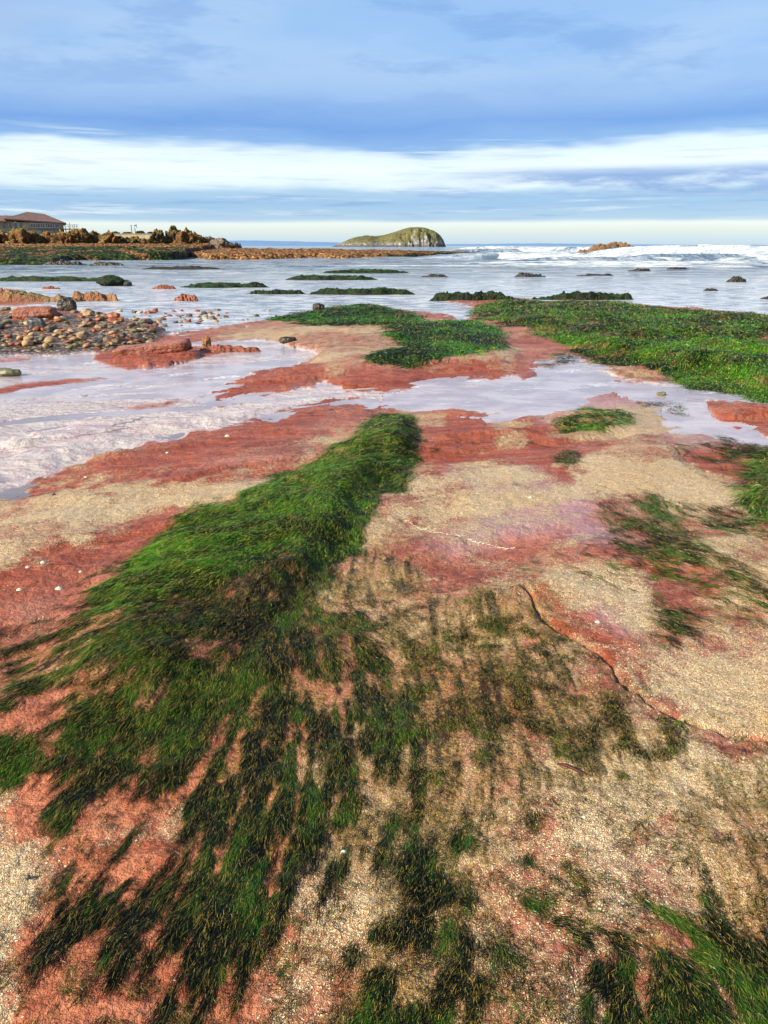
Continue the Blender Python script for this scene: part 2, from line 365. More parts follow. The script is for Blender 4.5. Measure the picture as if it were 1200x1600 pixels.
FLOW = np.array([  # px, py, dx, dy
 (640,670,-1,.15),(600,700,-1,.2),(540,740,-1,.3),(450,780,-1,.35),(400,830,-1,.3),(300,860,-1,.25),(230,910,-1,.3),(520,800,-.8,.6),(560,830,.1,1),
 (150,980,-1,.3),(60,1050,-1,.35),(120,1060,-1,.5),(200,1020,-1,.5),(250,1090,-.9,.9),(350,980,-.9,.6),(150,1150,-.8,.8),(380,1060,-.6,1),(300,1150,-.6,1),(200,1230,-.7,1),(120,1280,-.8,1),
 (430,930,-.7,.8),(470,960,-.2,1),(530,980,.7,.7),(600,1000,.8,.5),(480,1060,-.2,1),(560,1060,.3,1),(640,1080,.3,1),
 (420,1180,-.25,1),(360,1300,-.4,1),(260,1400,-.7,1),(150,1400,-.8,1),(350,1450,-.35,1),(200,1530,-.5,1),(520,1180,-.1,1),(600,1200,-.1,1),(500,1300,-.2,1),(420,1550,-.3,1),
 (700,960,.1,1),(780,980,.1,1),(830,960,.6,.8),(900,1100,.6,.9),(940,1150,.3,.8),(1030,1130,.3,1),(760,1100,.2,1),(700,1300,-.3,1),(660,1400,-.4,1),(640,1520,-.5,1),(760,1400,.1,1),(850,1300,.0,1),
 (870,1440,1,.3),(960,1450,1,.4),(1020,1440,1,.6),(1000,1520,-.2,1),(1080,1480,.9,.6),(930,1520,-.4,1),(1150,1500,.5,1),(1180,1300,.6,1),(1120,1280,.4,1),(1180,1400,.4,1),
 (960,780,.9,.5),(1020,800,.8,.6),(1100,810,1,.4),(1180,820,1,.3),(980,850,.9,.4),(1060,900,1,.2),(1150,920,1,.4),(1060,970,.9,.4),(1190,770,-1,.15),(1170,740,-1,-.1),(1100,700,1,.2),
 (920,660,.9,.15),(870,715,.7,.5),(850,880,1,.2),(900,880,1,.3),(30,1170,-.7,.6),(10,1100,-1,.5),
 (500,495,-1,.15),(600,490,-1,.1),(700,520,-.6,.4),(760,530,.5,.6),(640,555,-1,.2),(700,545,-.8,.3),
 (900,480,.3,.2),(800,490,-.5,.5),(860,520,-.8,.6),(1000,520,-.5,.4),(1000,560,-.4,.8),(1100,560,-.2,.6),(1150,540,1,.1),(1300,560,.6,.3),(1150,590,-.5,.6)], float)
def flow(px, py):
    d2 = (px[:, None]-FLOW[None, :, 0])**2+((py[:, None]-FLOW[None, :, 1])*1.2)**2+60
    wgt = 1/d2**1.6; wgt /= wgt.sum(1)[:, None]
    n_ = FLOW[:, 2:4]/np.linalg.norm(FLOW[:, 2:4], axis=1)[:, None]
    v_ = wgt@n_; return v_/np.maximum(np.linalg.norm(v_, axis=1)[:, None], 1e-6)


_c = []
for a in range(0, GX.size, 20000): _c.append(flow(GX.ravel()[a:a+20000], GY.ravel()[a:a+20000]))
FV = np.concatenate(_c).reshape(GX.shape+(2,))
_x0, _y0 = ground_pt(GX, np.maximum(GY, 440)); _x1, _y1 = ground_pt(GX+FV[..., 0], np.maximum(GY, 440)+FV[..., 1])
_d = np.hypot(_x1-_x0, _y1-_y0); WFX = (_x1-_x0)/_d; WFY = (_y1-_y0)/_d
def lic(x, y, px, py, freq, ln, seed, n=5):
    """noise smeared along the lie of the weed, in metres on the rock"""
    fx = samp(WFX, px, py); fy = samp(WFY, px, py); nn_ = np.maximum(np.hypot(fx, fy), .05); fx = fx/nn_; fy = fy/nn_
    s_ = 0
    for k in range(-n, n+1): s_ = s_+fbm((x+fx*ln*k/n)*freq, (y+fy*ln*k/n)*freq, 2, seed)
    return s_/(2*n+1)
def streaks(x, y, px, py, seed):
    a = lic(x, y, px, py, 62, .085, seed, 6); b = lic(x, y, px, py, 19, .17, seed+5, 6); far_ = sstep(3.5, 8, y)
    nz_ = lambda q: (q-q.mean())/(q.std()+1e-6)
    v_ = (nz_(a)*1.0+nz_(b)*.5)*(1-far_)+far_*(.5*nz_(b)+.8*nz_(lic(x, y, px, py, 3.5, .5, seed+9)))
    return np.clip(v_*.23+.5, 0, 1)

# ------------------------------------------------------------------ grid mesh helper
def setp(o, label=None, cat=None, group=None, kind=None):
    if label: o['label'] = label
    if cat: o['category'] = cat
    if group: o['group'] = group
    if kind: o['kind'] = kind
    return o
def mesh_np(name, V, Q, mat, attrs=None, smooth=True, parent=None, corners=4):
    me = bpy.data.meshes.new(name)
    nf = len(Q)
    me.vertices.add(len(V)); me.vertices.foreach_set('co', np.ascontiguousarray(V, np.float32).ravel())
    me.loops.add(nf*corners); me.loops.foreach_set('vertex_index', np.ascontiguousarray(Q, np.int32).ravel())
    me.polygons.add(nf); me.polygons.foreach_set('loop_start', np.arange(0, nf*corners, corners, dtype=np.int32))
    me.polygons.foreach_set('loop_total', np.full(nf, corners, np.int32))
    me.polygons.foreach_set('use_smooth', np.full(nf, smooth, bool))
    me.update(calc_edges=True)
    for k, v in (attrs or {}).items():
        a = me.color_attributes.new(k, 'FLOAT_COLOR', 'POINT'); a.data.foreach_set('color', np.ascontiguousarray(v, np.float32).ravel())
    if mat: me.materials.append(mat)
    o = bpy.data.objects.new(name, me); COL.objects.link(o)
    if parent: o.parent = parent
    return o
def grid_quads(nr, nc):
    i = np.arange(nr-1)[:, None]*nc+np.arange(nc-1)[None, :]
    return np.stack([i, i+1, i+nc+1, i+nc], -1).reshape(-1, 4)
def quads_keep(Q, keepv): return Q[keepv[Q].all(1)]

def col_u(lo, hi, step, extra=18):
    u = (np.arange(lo, hi+.1, step)-600)/F
    g = np.cumsum(np.linspace(1, 14, extra)**1.6)*.004
    return np.concatenate([u[0]-g[::-1], u, u[-1]+g])

# ------------------------------------------------------------------ GROUND
rows_py = np.concatenate([np.arange(1880, 1000, -2.0), np.arange(1000, 440, -1.5)])
rows_y = ground_pt(600.0, rows_py)[1]
rows_y = np.concatenate([[-60, -20, -8, -3, -1, 0, .4], rows_y, np.geomspace(rows_y[-1]*1.03, 150, 40)])
cu = col_u(-160, 1360, 2.0, 26)
dep = np.maximum(rows_y*cos(TH)+CH*sin(TH), 1.4)
X = dep[:, None]*cu[None, :]; Y = np.repeat(rows_y[:, None], len(cu), 1)
PX, PY = to_pix(X, np.maximum(Y, .75), 0.0)
PY = np.clip(PY, 380, 1950)
H, WETD = height(PX, PY, X, Y)
GR = dict(rows=rows_y, cu=cu)
def hsample(x, y):
    j = np.interp(y, rows_y, np.arange(len(rows_y)))
    dd = np.maximum(y*cos(TH)+CH*sin(TH), 1.4)
    i = np.interp(x/dd, cu, np.arange(len(cu)))
    j0 = np.clip(j.astype(int), 0, len(rows_y)-2); i0 = np.clip(i.astype(int), 0, len(cu)-2); fj = j-j0; fi = i-i0
    return (H[j0, i0]*(1-fi)+H[j0, i0+1]*fi)*(1-fj)+(H[j0+1, i0]*(1-fi)+H[j0+1, i0+1]*fi)*fj
# colour fields are read where the raised surface really shows
PXh, PYh = to_pix(X, np.maximum(Y, .75), np.where(Y > 60, 0, H)); PYh = np.clip(PYh, 380, 1950)
qx, qy = warp(PXh, PYh)
kper = np.clip((PYh-384)/500, .15, 1)
mot = fbm(X*3, Y*3, 4, 61)-.5; mot2 = fbm(X*.9, Y*1.4, 4, 63)-.5
streak = fbm((Y*.9-X*.42)*4+mot*.8, (X*.9+Y*.42)*.7, 4, 65)-.5
emer = np.zeros_like(X)
for f in fEM: emer = np.maximum(emer, sstep(-4, 4, samp(f, qx, qy)))
red = emer*1.0
for f, fe in fRED: red = np.maximum(red, sstep(-fe*2, fe*1.5, samp(f, qx, qy)+streak*fe*5))
sand = np.zeros_like(X)
mot3 = fbm(X*11, Y*11, 4, 67)-.5
for f, d, fe in fSAND: sand = np.maximum(sand, d*sstep(-fe*2.0, fe*1.5, samp(f, qx, qy)+(streak*2.2+mot*1.6+mot3*1.4)*fe*1.8))
sand = np.clip(sand+.10*(sstep(.0, .25, mot2)), 0, 1)
film = np.zeros_like(X)
for f, d, fe in fFILM: film = np.maximum(film, d*sstep(-fe, fe, samp(f, qx, qy)+(mot*1.4+streak)*fe*1.6))
she = np.zeros_like(X)
for f in fSHE: she = np.maximum(she, sstep(-20, 25, samp(f, qx, qy)+streak*30))
wetm = sstep(-4, 3, WETD*1.0/np.maximum(kper, .3))
wetm = wetm*(1-emer)
crk = np.zeros_like(X)
for f, wd, dp in fCR: crk = np.maximum(crk, np.exp(-(samp(f, qx, qy)/(wd*.8))**2)*min(1, dp/.012))
cob = sstep(-3, 6, samp(fCOB, qx, qy))
salm = sstep(950, 1250, PYh)*sstep(1000, 300, PXh)
LICG = streaks(X.ravel(), np.clip(Y, .5, 60).ravel(), PXh.ravel(), PYh.ravel(), 900).reshape(X.shape)
gsand = sstep(.05, .17, streak+mot*.4)*.2*sstep(.5, 2, Y)
swx = fbm(X*1.3, Y*1.3, 3, 71)*2.2; swy = fbm(X*1.3+5, Y*1.3, 3, 72)*2.2
swirl = fbm((Y*.9-X*.42)*1.9+swx, (X*.9+Y*.42)*.8+swy, 4, 73)
sand = np.clip((sand+gsand*(1-red))*(.45+.75*sstep(.36, .56, swirl)), 0, 1)
CC = np.stack([LICG, np.clip(streak+.5, 0, 1), np.clip(mot2+.5, 0, 1), np.ones_like(X)], -1).reshape(-1, 4)
A = np.stack([sand, red, wetm, film], -1).reshape(-1, 4)
B = np.stack([she, crk, cob, salm], -1).reshape(-1, 4)

# veins / shell-filled line and the dark channel bed are colours that stay with the rock
m_ground, t = new_mat('red_sandstone_shore')
P = t.pos()
a_s, a_r, a_w, a_f = t.attr4('A'); b_s, b_c, b_cob, b_sal = t.attr4('B')
c_l, c_s, c_m, _ = t.attr4('C')
n1 = t.noise(P, 1.7, 5, .6); n2 = t.noise(P, 14, 4, .6); n3 = t.noise(P, 90, 3, .6); n4 = t.noise(P, 320, 2, .6)
mp = t.node('ShaderNodeMapping'); t.l.new(P, mp.inputs[0]); mp.inputs['Rotation'].default_value = (0, 0, radians(-25)); mp.inputs['Scale'].default_value = (1.0, 3.4, 3)
lam = t.noise(mp.outputs[0], 2.2, 6, .6, 1.2)
rock = t.mix(t.ss(n1, .38, .62), (.42, .125, .066), (.25, .066, .034))
rock = t.mix(t.math('MULTIPLY', t.ss(lam, .48, .66), .55), rock, (.47, .22, .15))
rock = t.mix(t.math('MULTIPLY', t.ss(n2, .52, .68), .6), rock, (.17, .045, .03))
rock = t.mix(t.math('MULTIPLY', t.ss(n2, .46, .34), .35), rock, (.60, .25, .18))
rock = t.mix(t.math('MULTIPLY', b_sal, .75), rock, t.mix(t.ss(n2, .4, .6), (.60, .20, .085), (.40, .105, .04)))
rock = t.mix(t.math('MULTIPLY', a_r, .85), rock, t.mix(t.ss(lam, .38, .62), (.24, .040, .012), (.39, .092, .036)))
rock = t.mix(t.math('MULTIPLY', t.ss(n3, .54, .66), .6), rock, (.10, .03, .018))
rock = t.mix(t.math('MULTIPLY', b_s, .5), rock, (.52, .36, .39))
wc = t.mix(t.ss(lam, .40, .58), (.53, .42, .44), (.70, .62, .56))
wc = t.mix(t.math('MULTIPLY', t.ss(n2, .54, .64), .5), wc, (.38, .20, .20))
rock = t.mix(t.math('MULTIPLY', a_w, .94), rock, wc)
vb = t.vor(t.comb(t.sep(P)[0], t.sep(P)[1], 0), 15)
vbc = t.node('ShaderNodeSeparateColor'); t.l.new(vb.outputs['Color'], vbc.inputs[0])
bed = t.ramp(vbc.outputs[0], [(0, (.05, .04, .03)), (.3, (.26, .10, .05)), (.5, (.14, .12, .06)), (.7, (.42, .28, .15)), (.9, (.30, .07, .03))], 'CONSTANT')
bed = t.mix(t.ss(vb.outputs['Distance'], .5, .75), bed, (.02, .015, .01))
rock = t.mix(b_cob, rock, bed)
# barnacle density
cl = t.noise(P, 7, 4, .62); cl2 = t.noise(P, 34, 3, .6)
dens = t.math('ADD', t.math('MULTIPLY', a_s, 1.25), t.math('ADD', t.math('MULTIPLY', t.math('SUBTRACT', cl, .5), 1.9), t.math('MULTIPLY', t.math('SUBTRACT', cl2, .5), 1.5)))
dens = t.math('MULTIPLY', t.math('MULTIPLY', dens, t.ss(a_s, .0, .22)), t.fmix(a_w, 1, .12), clamp=True)
vf = t.node('ShaderNodeTexVoronoi', feature='DISTANCE_TO_EDGE'); wv = t.node('ShaderNodeMixRGB', blend_type='ADD'); wv.inputs[0].default_value = .35
t.l.new(mp.outputs[0], wv.inputs[1]); t.l.new(t.noise(P, 3, 3, .6, 0, True), wv.inputs[2]); t.l.new(wv.outputs[0], vf.inputs['Vector']); vf.inputs['Scale'].default_value = .55
joint = t.math('MULTIPLY', t.ss(vf.outputs['Distance'], 0, .018, 1, 0), t.ss(t.noise(P, .9, 2), .45, .6))
rock = t.mix(t.math('MULTIPLY', joint, .7), rock, (.06, .025, .015))
under_ = t.mix(t.ss(n3, .40, .60), (.88, .60, .28), (.36, .17, .06))
under_ = t.mix(t.ss(n1, .35, .6), under_, t.mix(t.ss(n3, .4, .6), (.92, .72, .46), (.54, .32, .17)))
rock = t.mix(t.math('MULTIPLY', t.math('POWER', dens, 1.6), .7), rock, under_)
# olive algal film and matted weed bases, combed along the flow
comb = t.math('MULTIPLY', t.math('SUBTRACT', c_l, .5), t.fmix(t.ss(a_f, .6, .8), .7, 1.6))
fs_ = t.math('ADD', t.math('MULTIPLY', a_f, 1.15), t.math('ADD', comb, t.math('ADD', t.math('MULTIPLY', t.math('SUBTRACT', n3, .5), 1.6), t.math('MULTIPLY', t.math('SUBTRACT', n2, .5), 1.3))))
fm = t.math('MULTIPLY', t.ss(fs_, .42, .85), t.ss(a_f, .02, .3))
fcol = t.mix(t.ss(n3, .42, .60), (.010, .020, .004), (.13, .10, .025))
brn = t.mix(t.ss(n3, .40, .60), (.06, .038, .012), (.42, .23, .07))
fcol = t.mix(t.ss(a_f, .87, .97), brn, fcol)
fcol = t.mix(t.math('MULTIPLY', t.ss(c_l, .55, .85), t.ss(a_f, .3, .6)), fcol, (.008, .012, .004))
rock = t.mix(t.math('MULTIPLY', fm, .9), rock, fcol)
def barn(scale, k):
    v = t.vor(P, scale); sc = t.node('ShaderNodeSeparateColor'); t.l.new(v.outputs['Color'], sc.inputs[0])
    on = t.math('LESS_THAN', sc.outputs[0], t.math('MULTIPLY', dens, k))
    body = t.ss(v.outputs['Distance'], .36, .60, 1, 0)
    return t.math('MULTIPLY', on, body), v.outputs['Distance'], sc.outputs[1]
b1, d1, r1 = barn(270, 1.0); b2, d2, r2 = barn(150, .42)
bm = t.math('MULTIPLY', t.math('MAXIMUM', b1, b2), t.fmix(fm, 1, .42))
rr = t.fmix(b2, r1, r2)
bcol = t.ramp(rr, [(0, (.42, .24, .06)), (.22, (.82, .58, .26)), (.5, (.97, .79, .44)), (1, (.97, .89, .62))])
bcol = t.mix(t.math('MULTIPLY', t.ss(n2, .48, .62), .25), bcol, (.70, .48, .16))
bcol = t.mix(t.math('MULTIPLY', a_f, .8), bcol, (.62, .45, .17))
apex = t.math('MULTIPLY', b2, t.ss(d2, .06, .14, 1, 0))
bcol = t.mix(t.math('MULTIPLY', apex, .8), bcol, (.10, .07, .04))
gapc = t.math('MULTIPLY', t.math('MULTIPLY', t.ss(dens, .1, .6), t.ss(n4, .50, .60)), .45)
rock = t.mix(gapc, rock, (.10, .045, .02))
rock = t.mix(t.math('MULTIPLY', bm, .97), rock, bcol)
rock = t.mix(t.math('MULTIPLY', b_c, .75), rock, (.035, .025, .015))
hgt = t.math('ADD', t.math('MULTIPLY', bm, 1.4), t.math('ADD', t.math('MULTIPLY', n3, 1.6), t.math('MULTIPLY', n4, 1.0)))
hgt = t.math('ADD', hgt, t.math('MULTIPLY', t.math('MULTIPLY', t.math('SUBTRACT', 1, vb.outputs['Distance']), b_cob), 10))
hgt = t.math('ADD', hgt, t.math('ADD', t.math('MULTIPLY', n2, 7.0), t.math('MULTIPLY', lam, t.fmix(a_w, 5.0, 1.5))))
nrm = t.bump(hgt, 1.0, .0045)
ro = t.fmix(a_w, t.fmix(t.ss(n2, .4, .6), .6, .40), .2)
ro = t.fmix(t.math('MULTIPLY', b_s, .8), ro, .26)
ro = t.fmix(bm, ro, .5)
ro = t.fmix(fm, ro, .34)
t.principled(rock, ro, nrm, t.fmix(fm, .3, .12))
ground = mesh_np('ground', np.stack([X, Y, np.where(Y > 28, np.minimum(H, -.05)-.35*sstep(28, 60, Y), H)], -1).reshape(-1, 3),
                 grid_quads(len(rows_y), len(cu)), m_ground, {'A': A, 'B': B, 'C': CC})
setp(ground, kind='structure', label='red sandstone shore platform crusted with cream barnacles and crossed by wet lilac hollows')

# ------------------------------------------------------------------ WATER
wy = ground_pt(600.0, np.arange(730, 432, -1.5))[1]
wy = np.concatenate([[3.2, 4.0], wy, np.arange(wy[-1]+.4, 260, .55), np.geomspace(262, 40000, 70)])
wu = col_u(-220, 1420, 3.0, 26)
wd = wy*cos(TH)+CH*sin(TH)
WX = wd[:, None]*wu[None, :]; WY = np.repeat(wy[:, None], len(wu), 1)
qpx, qpy = to_pix(WX, WY, 0.0)
sea = sstep(14, 55, WY)
wz = np.zeros_like(WX)
far = sstep(60, 130, WY)
rt = sstep(560, 760, qpx)                                   # surf is heaviest right of the island
wz += sea*.018*(fbm(WX*.9, WY*1.3, 3, 71)-.5)
wz += far*.55*(fbm(WX*.035, WY*.09, 3, 73)-.5)*sstep(1500, 300, WY)
foam = np.zeros_like(WX)
brk = [  # distance, crest height, px start, px end, foam depth in front, steepness
 (74, .20, 660, 1900, 3, .7), (83, .5, 760, 1900, 4, .8), (97, .75, 660, 1900, 5, 1.0), (122, 1.5, 860, 1900, 8, 1.2), (155, 1.4, 700, 1900, 3, 1.6),
 (190, 1.3, 640, 1900, 2.5, 2.0), (235, 1.4, 690, 1900, 2, 2.0), (68, .16, 720, 1900, 2.2, .6), (62, .12, 820, 1900, 1.5, .5), (104, .5, 620, 900, 4, 1.0), (140, .7, 640, 1900, 5, 1.2), (112, .35, 300, 640, 4, 1.0), (66, .08, 300, 900, 2, .6)]
for bi, (yb, hb, p0, p1, fd, stp) in enumerate(brk):
    env = sstep(p0, p0+120, qpx)*sstep(p1, p1-100, qpx)
    hh = hb*env*(.45+.95*fbm(WX*.045+bi*9, WX*0+bi*3.3, 4, 80+bi))
    s_ = WY-(yb+(fbm(WX*.03+bi*5, WX*0+bi, 3, 90+bi)-.5)*yb*.18)
    prof = np.where(s_ < 0, np.exp(-(s_/(stp*1.0))**2), np.exp(-(s_/(6*stp))**2))
    wz += hh*prof
    fz = sstep(-fd, -fd*.3, s_)*sstep(2.5*stp, .0, s_)
    fbk = fbm(WX*.16+s_*.1, WY*.5, 4, 100+bi)
    foam = np.maximum(foam, env*fz*sstep(.42, .60, fbk+.14*np.exp(-(s_/2)**2)+.08*(hb > 1)*(hb < 1.2)*(yb < 130))*min(1, hb/.3+.35))
wz += foam*far*.16*fbm(WX*1.6, WY*1.6, 3, 120)
foam = np.maximum(foam, sstep(180, 600, WY)*rt*.0+sstep(.63, .72, fbm(WX*.01, WY*.02, 4, 121))*sstep(240, 400, WY)*.7)
# thin lines of foam left in the pools and along the near channel
ln = fbm(qpx*.012+qpy*.02, (qpy+qpx*.10)*.16, 4, 131)
poolf = sstep(.60, .68, ln)*sstep(690, 600, qpy)*sstep(540, 560, qpy)*.55
shal = sstep(.54, .66, fbm(qpx*.02, qpy*.22, 4, 133))*sstep(505, 470, qpy)*sstep(412, 425, qpy)*.5
foam = np.maximum(foam, np.maximum(poolf, shal))
depthm = sstep(20, 60, WY)
calm = sstep(560, 510, qpy)          # 0 = still pools near, 1 = rippled sea
CW = np.stack([foam, depthm, calm, sstep(610, 690, qpy)*sstep(620, 450, qpx)], -1).reshape(-1, 4)
m_water, t = new_mat('sea_water')
P = t.pos(); f_, d_, c_, _ = t.attr4('W')
px_, py_, pz_ = t.sep(P)
lw = t.node('ShaderNodeLayerWeight'); lw.inputs[0].default_value = .5
rip = t.noise(t.comb(t.math('MULTIPLY', px_, 1.0), t.math('MULTIPLY', py_, 1.6), 0), 7, 4, .6, .4)
chop = t.noise(t.comb(px_, t.math('MULTIPLY', py_, 1.4), 2), 1.6, 5, .62, .3)
bigc = t.noise(t.comb(px_, t.math('MULTIPLY', py_, 1.5), 5), .35, 5, .6)
hh = t.math('ADD', t.math('MULTIPLY', rip, t.fmix(d_, .08, .06)), t.math('ADD', t.math('MULTIPLY', chop, t.fmix(d_, .12, .40)), t.math('MULTIPLY', bigc, t.fmix(d_, .0, .7))))
nr = t.bump(hh, t.fmix(c_, .10, .8), 1.0)
deep = t.mix(t.ss(t.math('ADD', bigc, t.math('MULTIPLY', t.math('SUBTRACT', chop, .5), .8)), .38, .62), (.10, .15, .20), (.42, .47, .52))
body = t.mix(d_, t.mix(t.ss(chop, .38, .62), t.mix(c_, (.80, .68, .69), (.68, .72, .79)), t.mix(c_, (.54, .44, .46), (.29, .35, .44))), deep)
dif = t.node('ShaderNodeBsdfDiffuse'); t.put(dif.inputs[0], body); t.l.new(nr, dif.inputs['Normal'])
tr = t.node('ShaderNodeBsdfTransparent'); t.put(tr.inputs[0], (.93, .9, .92))
gl = t.node('ShaderNodeBsdfGlossy'); gl.inputs['Roughness'].default_value = .06; t.l.new(nr, gl.inputs['Normal']); t.put(gl.inputs[0], (1, 1, 1))
fr = t.node('ShaderNodeFresnel'); fr.inputs[0].default_value = 1.3; t.l.new(nr, fr.inputs['Normal'])
under = t.node('ShaderNodeMixShader'); t.put(under.inputs[0], t.fmix(c_, t.fmix(_, .62, .3), .93)); t.l.new(tr.outputs[0], under.inputs[1]); t.l.new(dif.outputs[0], under.inputs[2])
wsh = t.node('ShaderNodeMixShader'); t.put(wsh.inputs[0], fr.outputs[0]); t.l.new(under.outputs[0], wsh.inputs[1]); t.l.new(gl.outputs[0], wsh.inputs[2])
fo = t.node('ShaderNodeBsdfDiffuse'); t.put(fo.inputs[0], t.mix(t.ss(t.noise(t.comb(t.math('MULTIPLY', px_, .5), t.math('MULTIPLY', py_, 1.5), 0), 1.3, 5, .7), .42, .56), (.30, .36, .40), (.62, .64, .65)))
fn = t.noise(t.comb(t.math('MULTIPLY', px_, .5), py_, 7), 1.7, 5, .75); fn2 = t.noise(P, 16, 3, .6)
ff = t.ss(t.math('ADD', f_, t.math('MULTIPLY', t.math('SUBTRACT', t.fmix(c_, fn2, fn), .5), 1.1)), .35, .75)
ff = t.math('MULTIPLY', ff, t.ss(f_, .02, .2))
fsh = t.node('ShaderNodeMixShader'); t.put(fsh.inputs[0], ff); t.l.new(wsh.outputs[0], fsh.inputs[1]); t.l.new(fo.outputs[0], fsh.inputs[2])
t.out(fsh.outputs[0])
water = mesh_np('water', np.stack([WX, WY, wz], -1).reshape(-1, 3), grid_quads(len(wy), len(wu)), m_water, {'W': CW})
setp(water, kind='structure', label='grey blue sea with white breakers running into shallow lilac channels and pools')

# ------------------------------------------------------------------ materials for rocks, weed, buildings
def rock_mat(name, c1, c2, c3, scale=8, rough=.6, top=None, topamt=.35, bump=.02, spec=.4):
    m, t = new_mat(name)
    P = t.obj(); n = t.noise(P, scale, 5, .65); n2 = t.noise(P, scale*4.3, 4, .6)
    c = t.mix(t.ss(n, .38, .62), c1, c2); c = t.mix(t.math('MULTIPLY', t.ss(n2, .52, .7), .7), c, c3)
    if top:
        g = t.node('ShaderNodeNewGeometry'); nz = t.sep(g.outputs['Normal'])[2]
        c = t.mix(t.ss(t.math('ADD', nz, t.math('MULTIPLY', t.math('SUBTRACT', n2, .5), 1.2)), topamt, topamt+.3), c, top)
    nb = t.bump(t.math('ADD', n2, n), .8, bump)
    t.principled(c, rough, nb, spec); return m
M = {}
M['weedrock'] = rock_mat('weedy_rock', (.006, .009, .004), (.014, .03, .005), (.07, .04, .012), 3, .5, (.032, .10, .008), .78, .08, .2)
M['darkrock'] = rock_mat('dark_wet_rock', (.02, .016, .012), (.05, .035, .02), (.012, .02, .008), 3, .4, None, 0, .05)
M['redrock'] = rock_mat('red_rock', (.22, .05, .022), (.32, .10, .05), (.06, .02, .01), 4, .45, (.38, .17, .12), .85, .05)
M['tanrock'] = rock_mat('ochre_rock', (.24, .085, .03), (.34, .18, .07), (.04, .022, .01), 2.2, .6, (.12, .11, .03), .6, .12)
M['islet'] = rock_mat('brown_islet_rock', (.20, .11, .05), (.12, .07, .035), (.03, .02, .012), .5, .8, (.28, .18, .08), .7, .4)
M['crag'] = rock_mat('golden_crag', (.28, .14, .045), (.09, .05, .025), (.02, .014, .01), .8, .9, (.42, .29, .08), .62, 1.2, .1)
M['crag2'] = rock_mat('olive_crag', (.19, .12, .045), (.07, .05, .03), (.02, .014, .01), .8, .9, (.26, .22, .07), .62, 1.2, .1)
M['greycrag'] = rock_mat('grey_brown_crag', (.20, .15, .11), (.11, .08, .06), (.04, .03, .025), .5, .8, (.17, .13, .08), .5, .4)

def tube_rows(n): pass
def blob(name, mat, size, seed, sub=4, amp=.25, freq=1.2, flat_bottom=None, parent=None, square=0):
    bm = bmesh.new(); bmesh.ops.create_icosphere(bm, subdivisions=sub, radius=1)
    off = Vector((seed*3.1, seed*1.7, seed*.9))
    for v in bm.verts:
        p = v.co.copy()
        if square:
            mx_ = max(abs(p.x), abs(p.y), abs(p.z)); p = p.lerp(p/mx_*.82, square)
        d = 1+amp*(mnoise.fractal(p*freq+off, .8, 2.1, 4))
        v.co = Vector((p.x*d*size[0], p.y*d*size[1], p.z*d*size[2]))
        if flat_bottom is not None and v.co.z < flat_bottom*size[2]: v.co.z = flat_bottom*size[2]+(v.co.z-flat_bottom*size[2])*.1
    me = bpy.data.meshes.new(name); bm.to_mesh(me); bm.free(); me.materials.append(mat)
    for p in me.polygons: p.use_smooth = True
    o = bpy.data.objects.new(name, me); COL.objects.link(o)
    if parent: o.parent = parent
    return o

def ledge(name, px0, px1, py, hpx, mat, label, cat, seed, depth=.5, edge=.35, group=None, kind=None):
    """low irregular rock rising out of the water: heightfield dome standing on z=0"""
    cx, cy = ground_pt((px0+px1)/2, py); mp_ = cy/F*1.0
    W_ = (px1-px0)*mp_/2; D_ = max(W_*depth, .25); Hh = hpx*mp_
    nx, ny = 170, 54
    u = np.linspace(-1.15, 1.15, nx); v = np.linspace(-1.15, 1.15, ny); U, V_ = np.meshgrid(u, v)
    x = U*W_; y = V_*D_
    sc_ = 2.2/max(W_, .5)
    r = np.sqrt(U**2+V_**2)+(fbm(x*sc_+seed, y*sc_*1.6+seed*2, 4, 200+seed)-.5)*.9
    z = sstep(1.0, 1.0-edge, r)*(.35+1.0*fbm(x*sc_*1.5+seed*3, y*sc_*2, 4, 220+seed))
    z += .9*(fbm(x*sc_*5, y*sc_*7, 4, 230)-.5)*sstep(1.0, .8, r)
    z = z*Hh-.05*(r > .98)-.02
    o = mesh_np(name, np.stack([x, y+D_, z], -1).reshape(-1, 3), grid_quads(ny, nx), mat)
    o.location = (cx, cy, 0)
    setp(o, label, cat, group, kind); return o

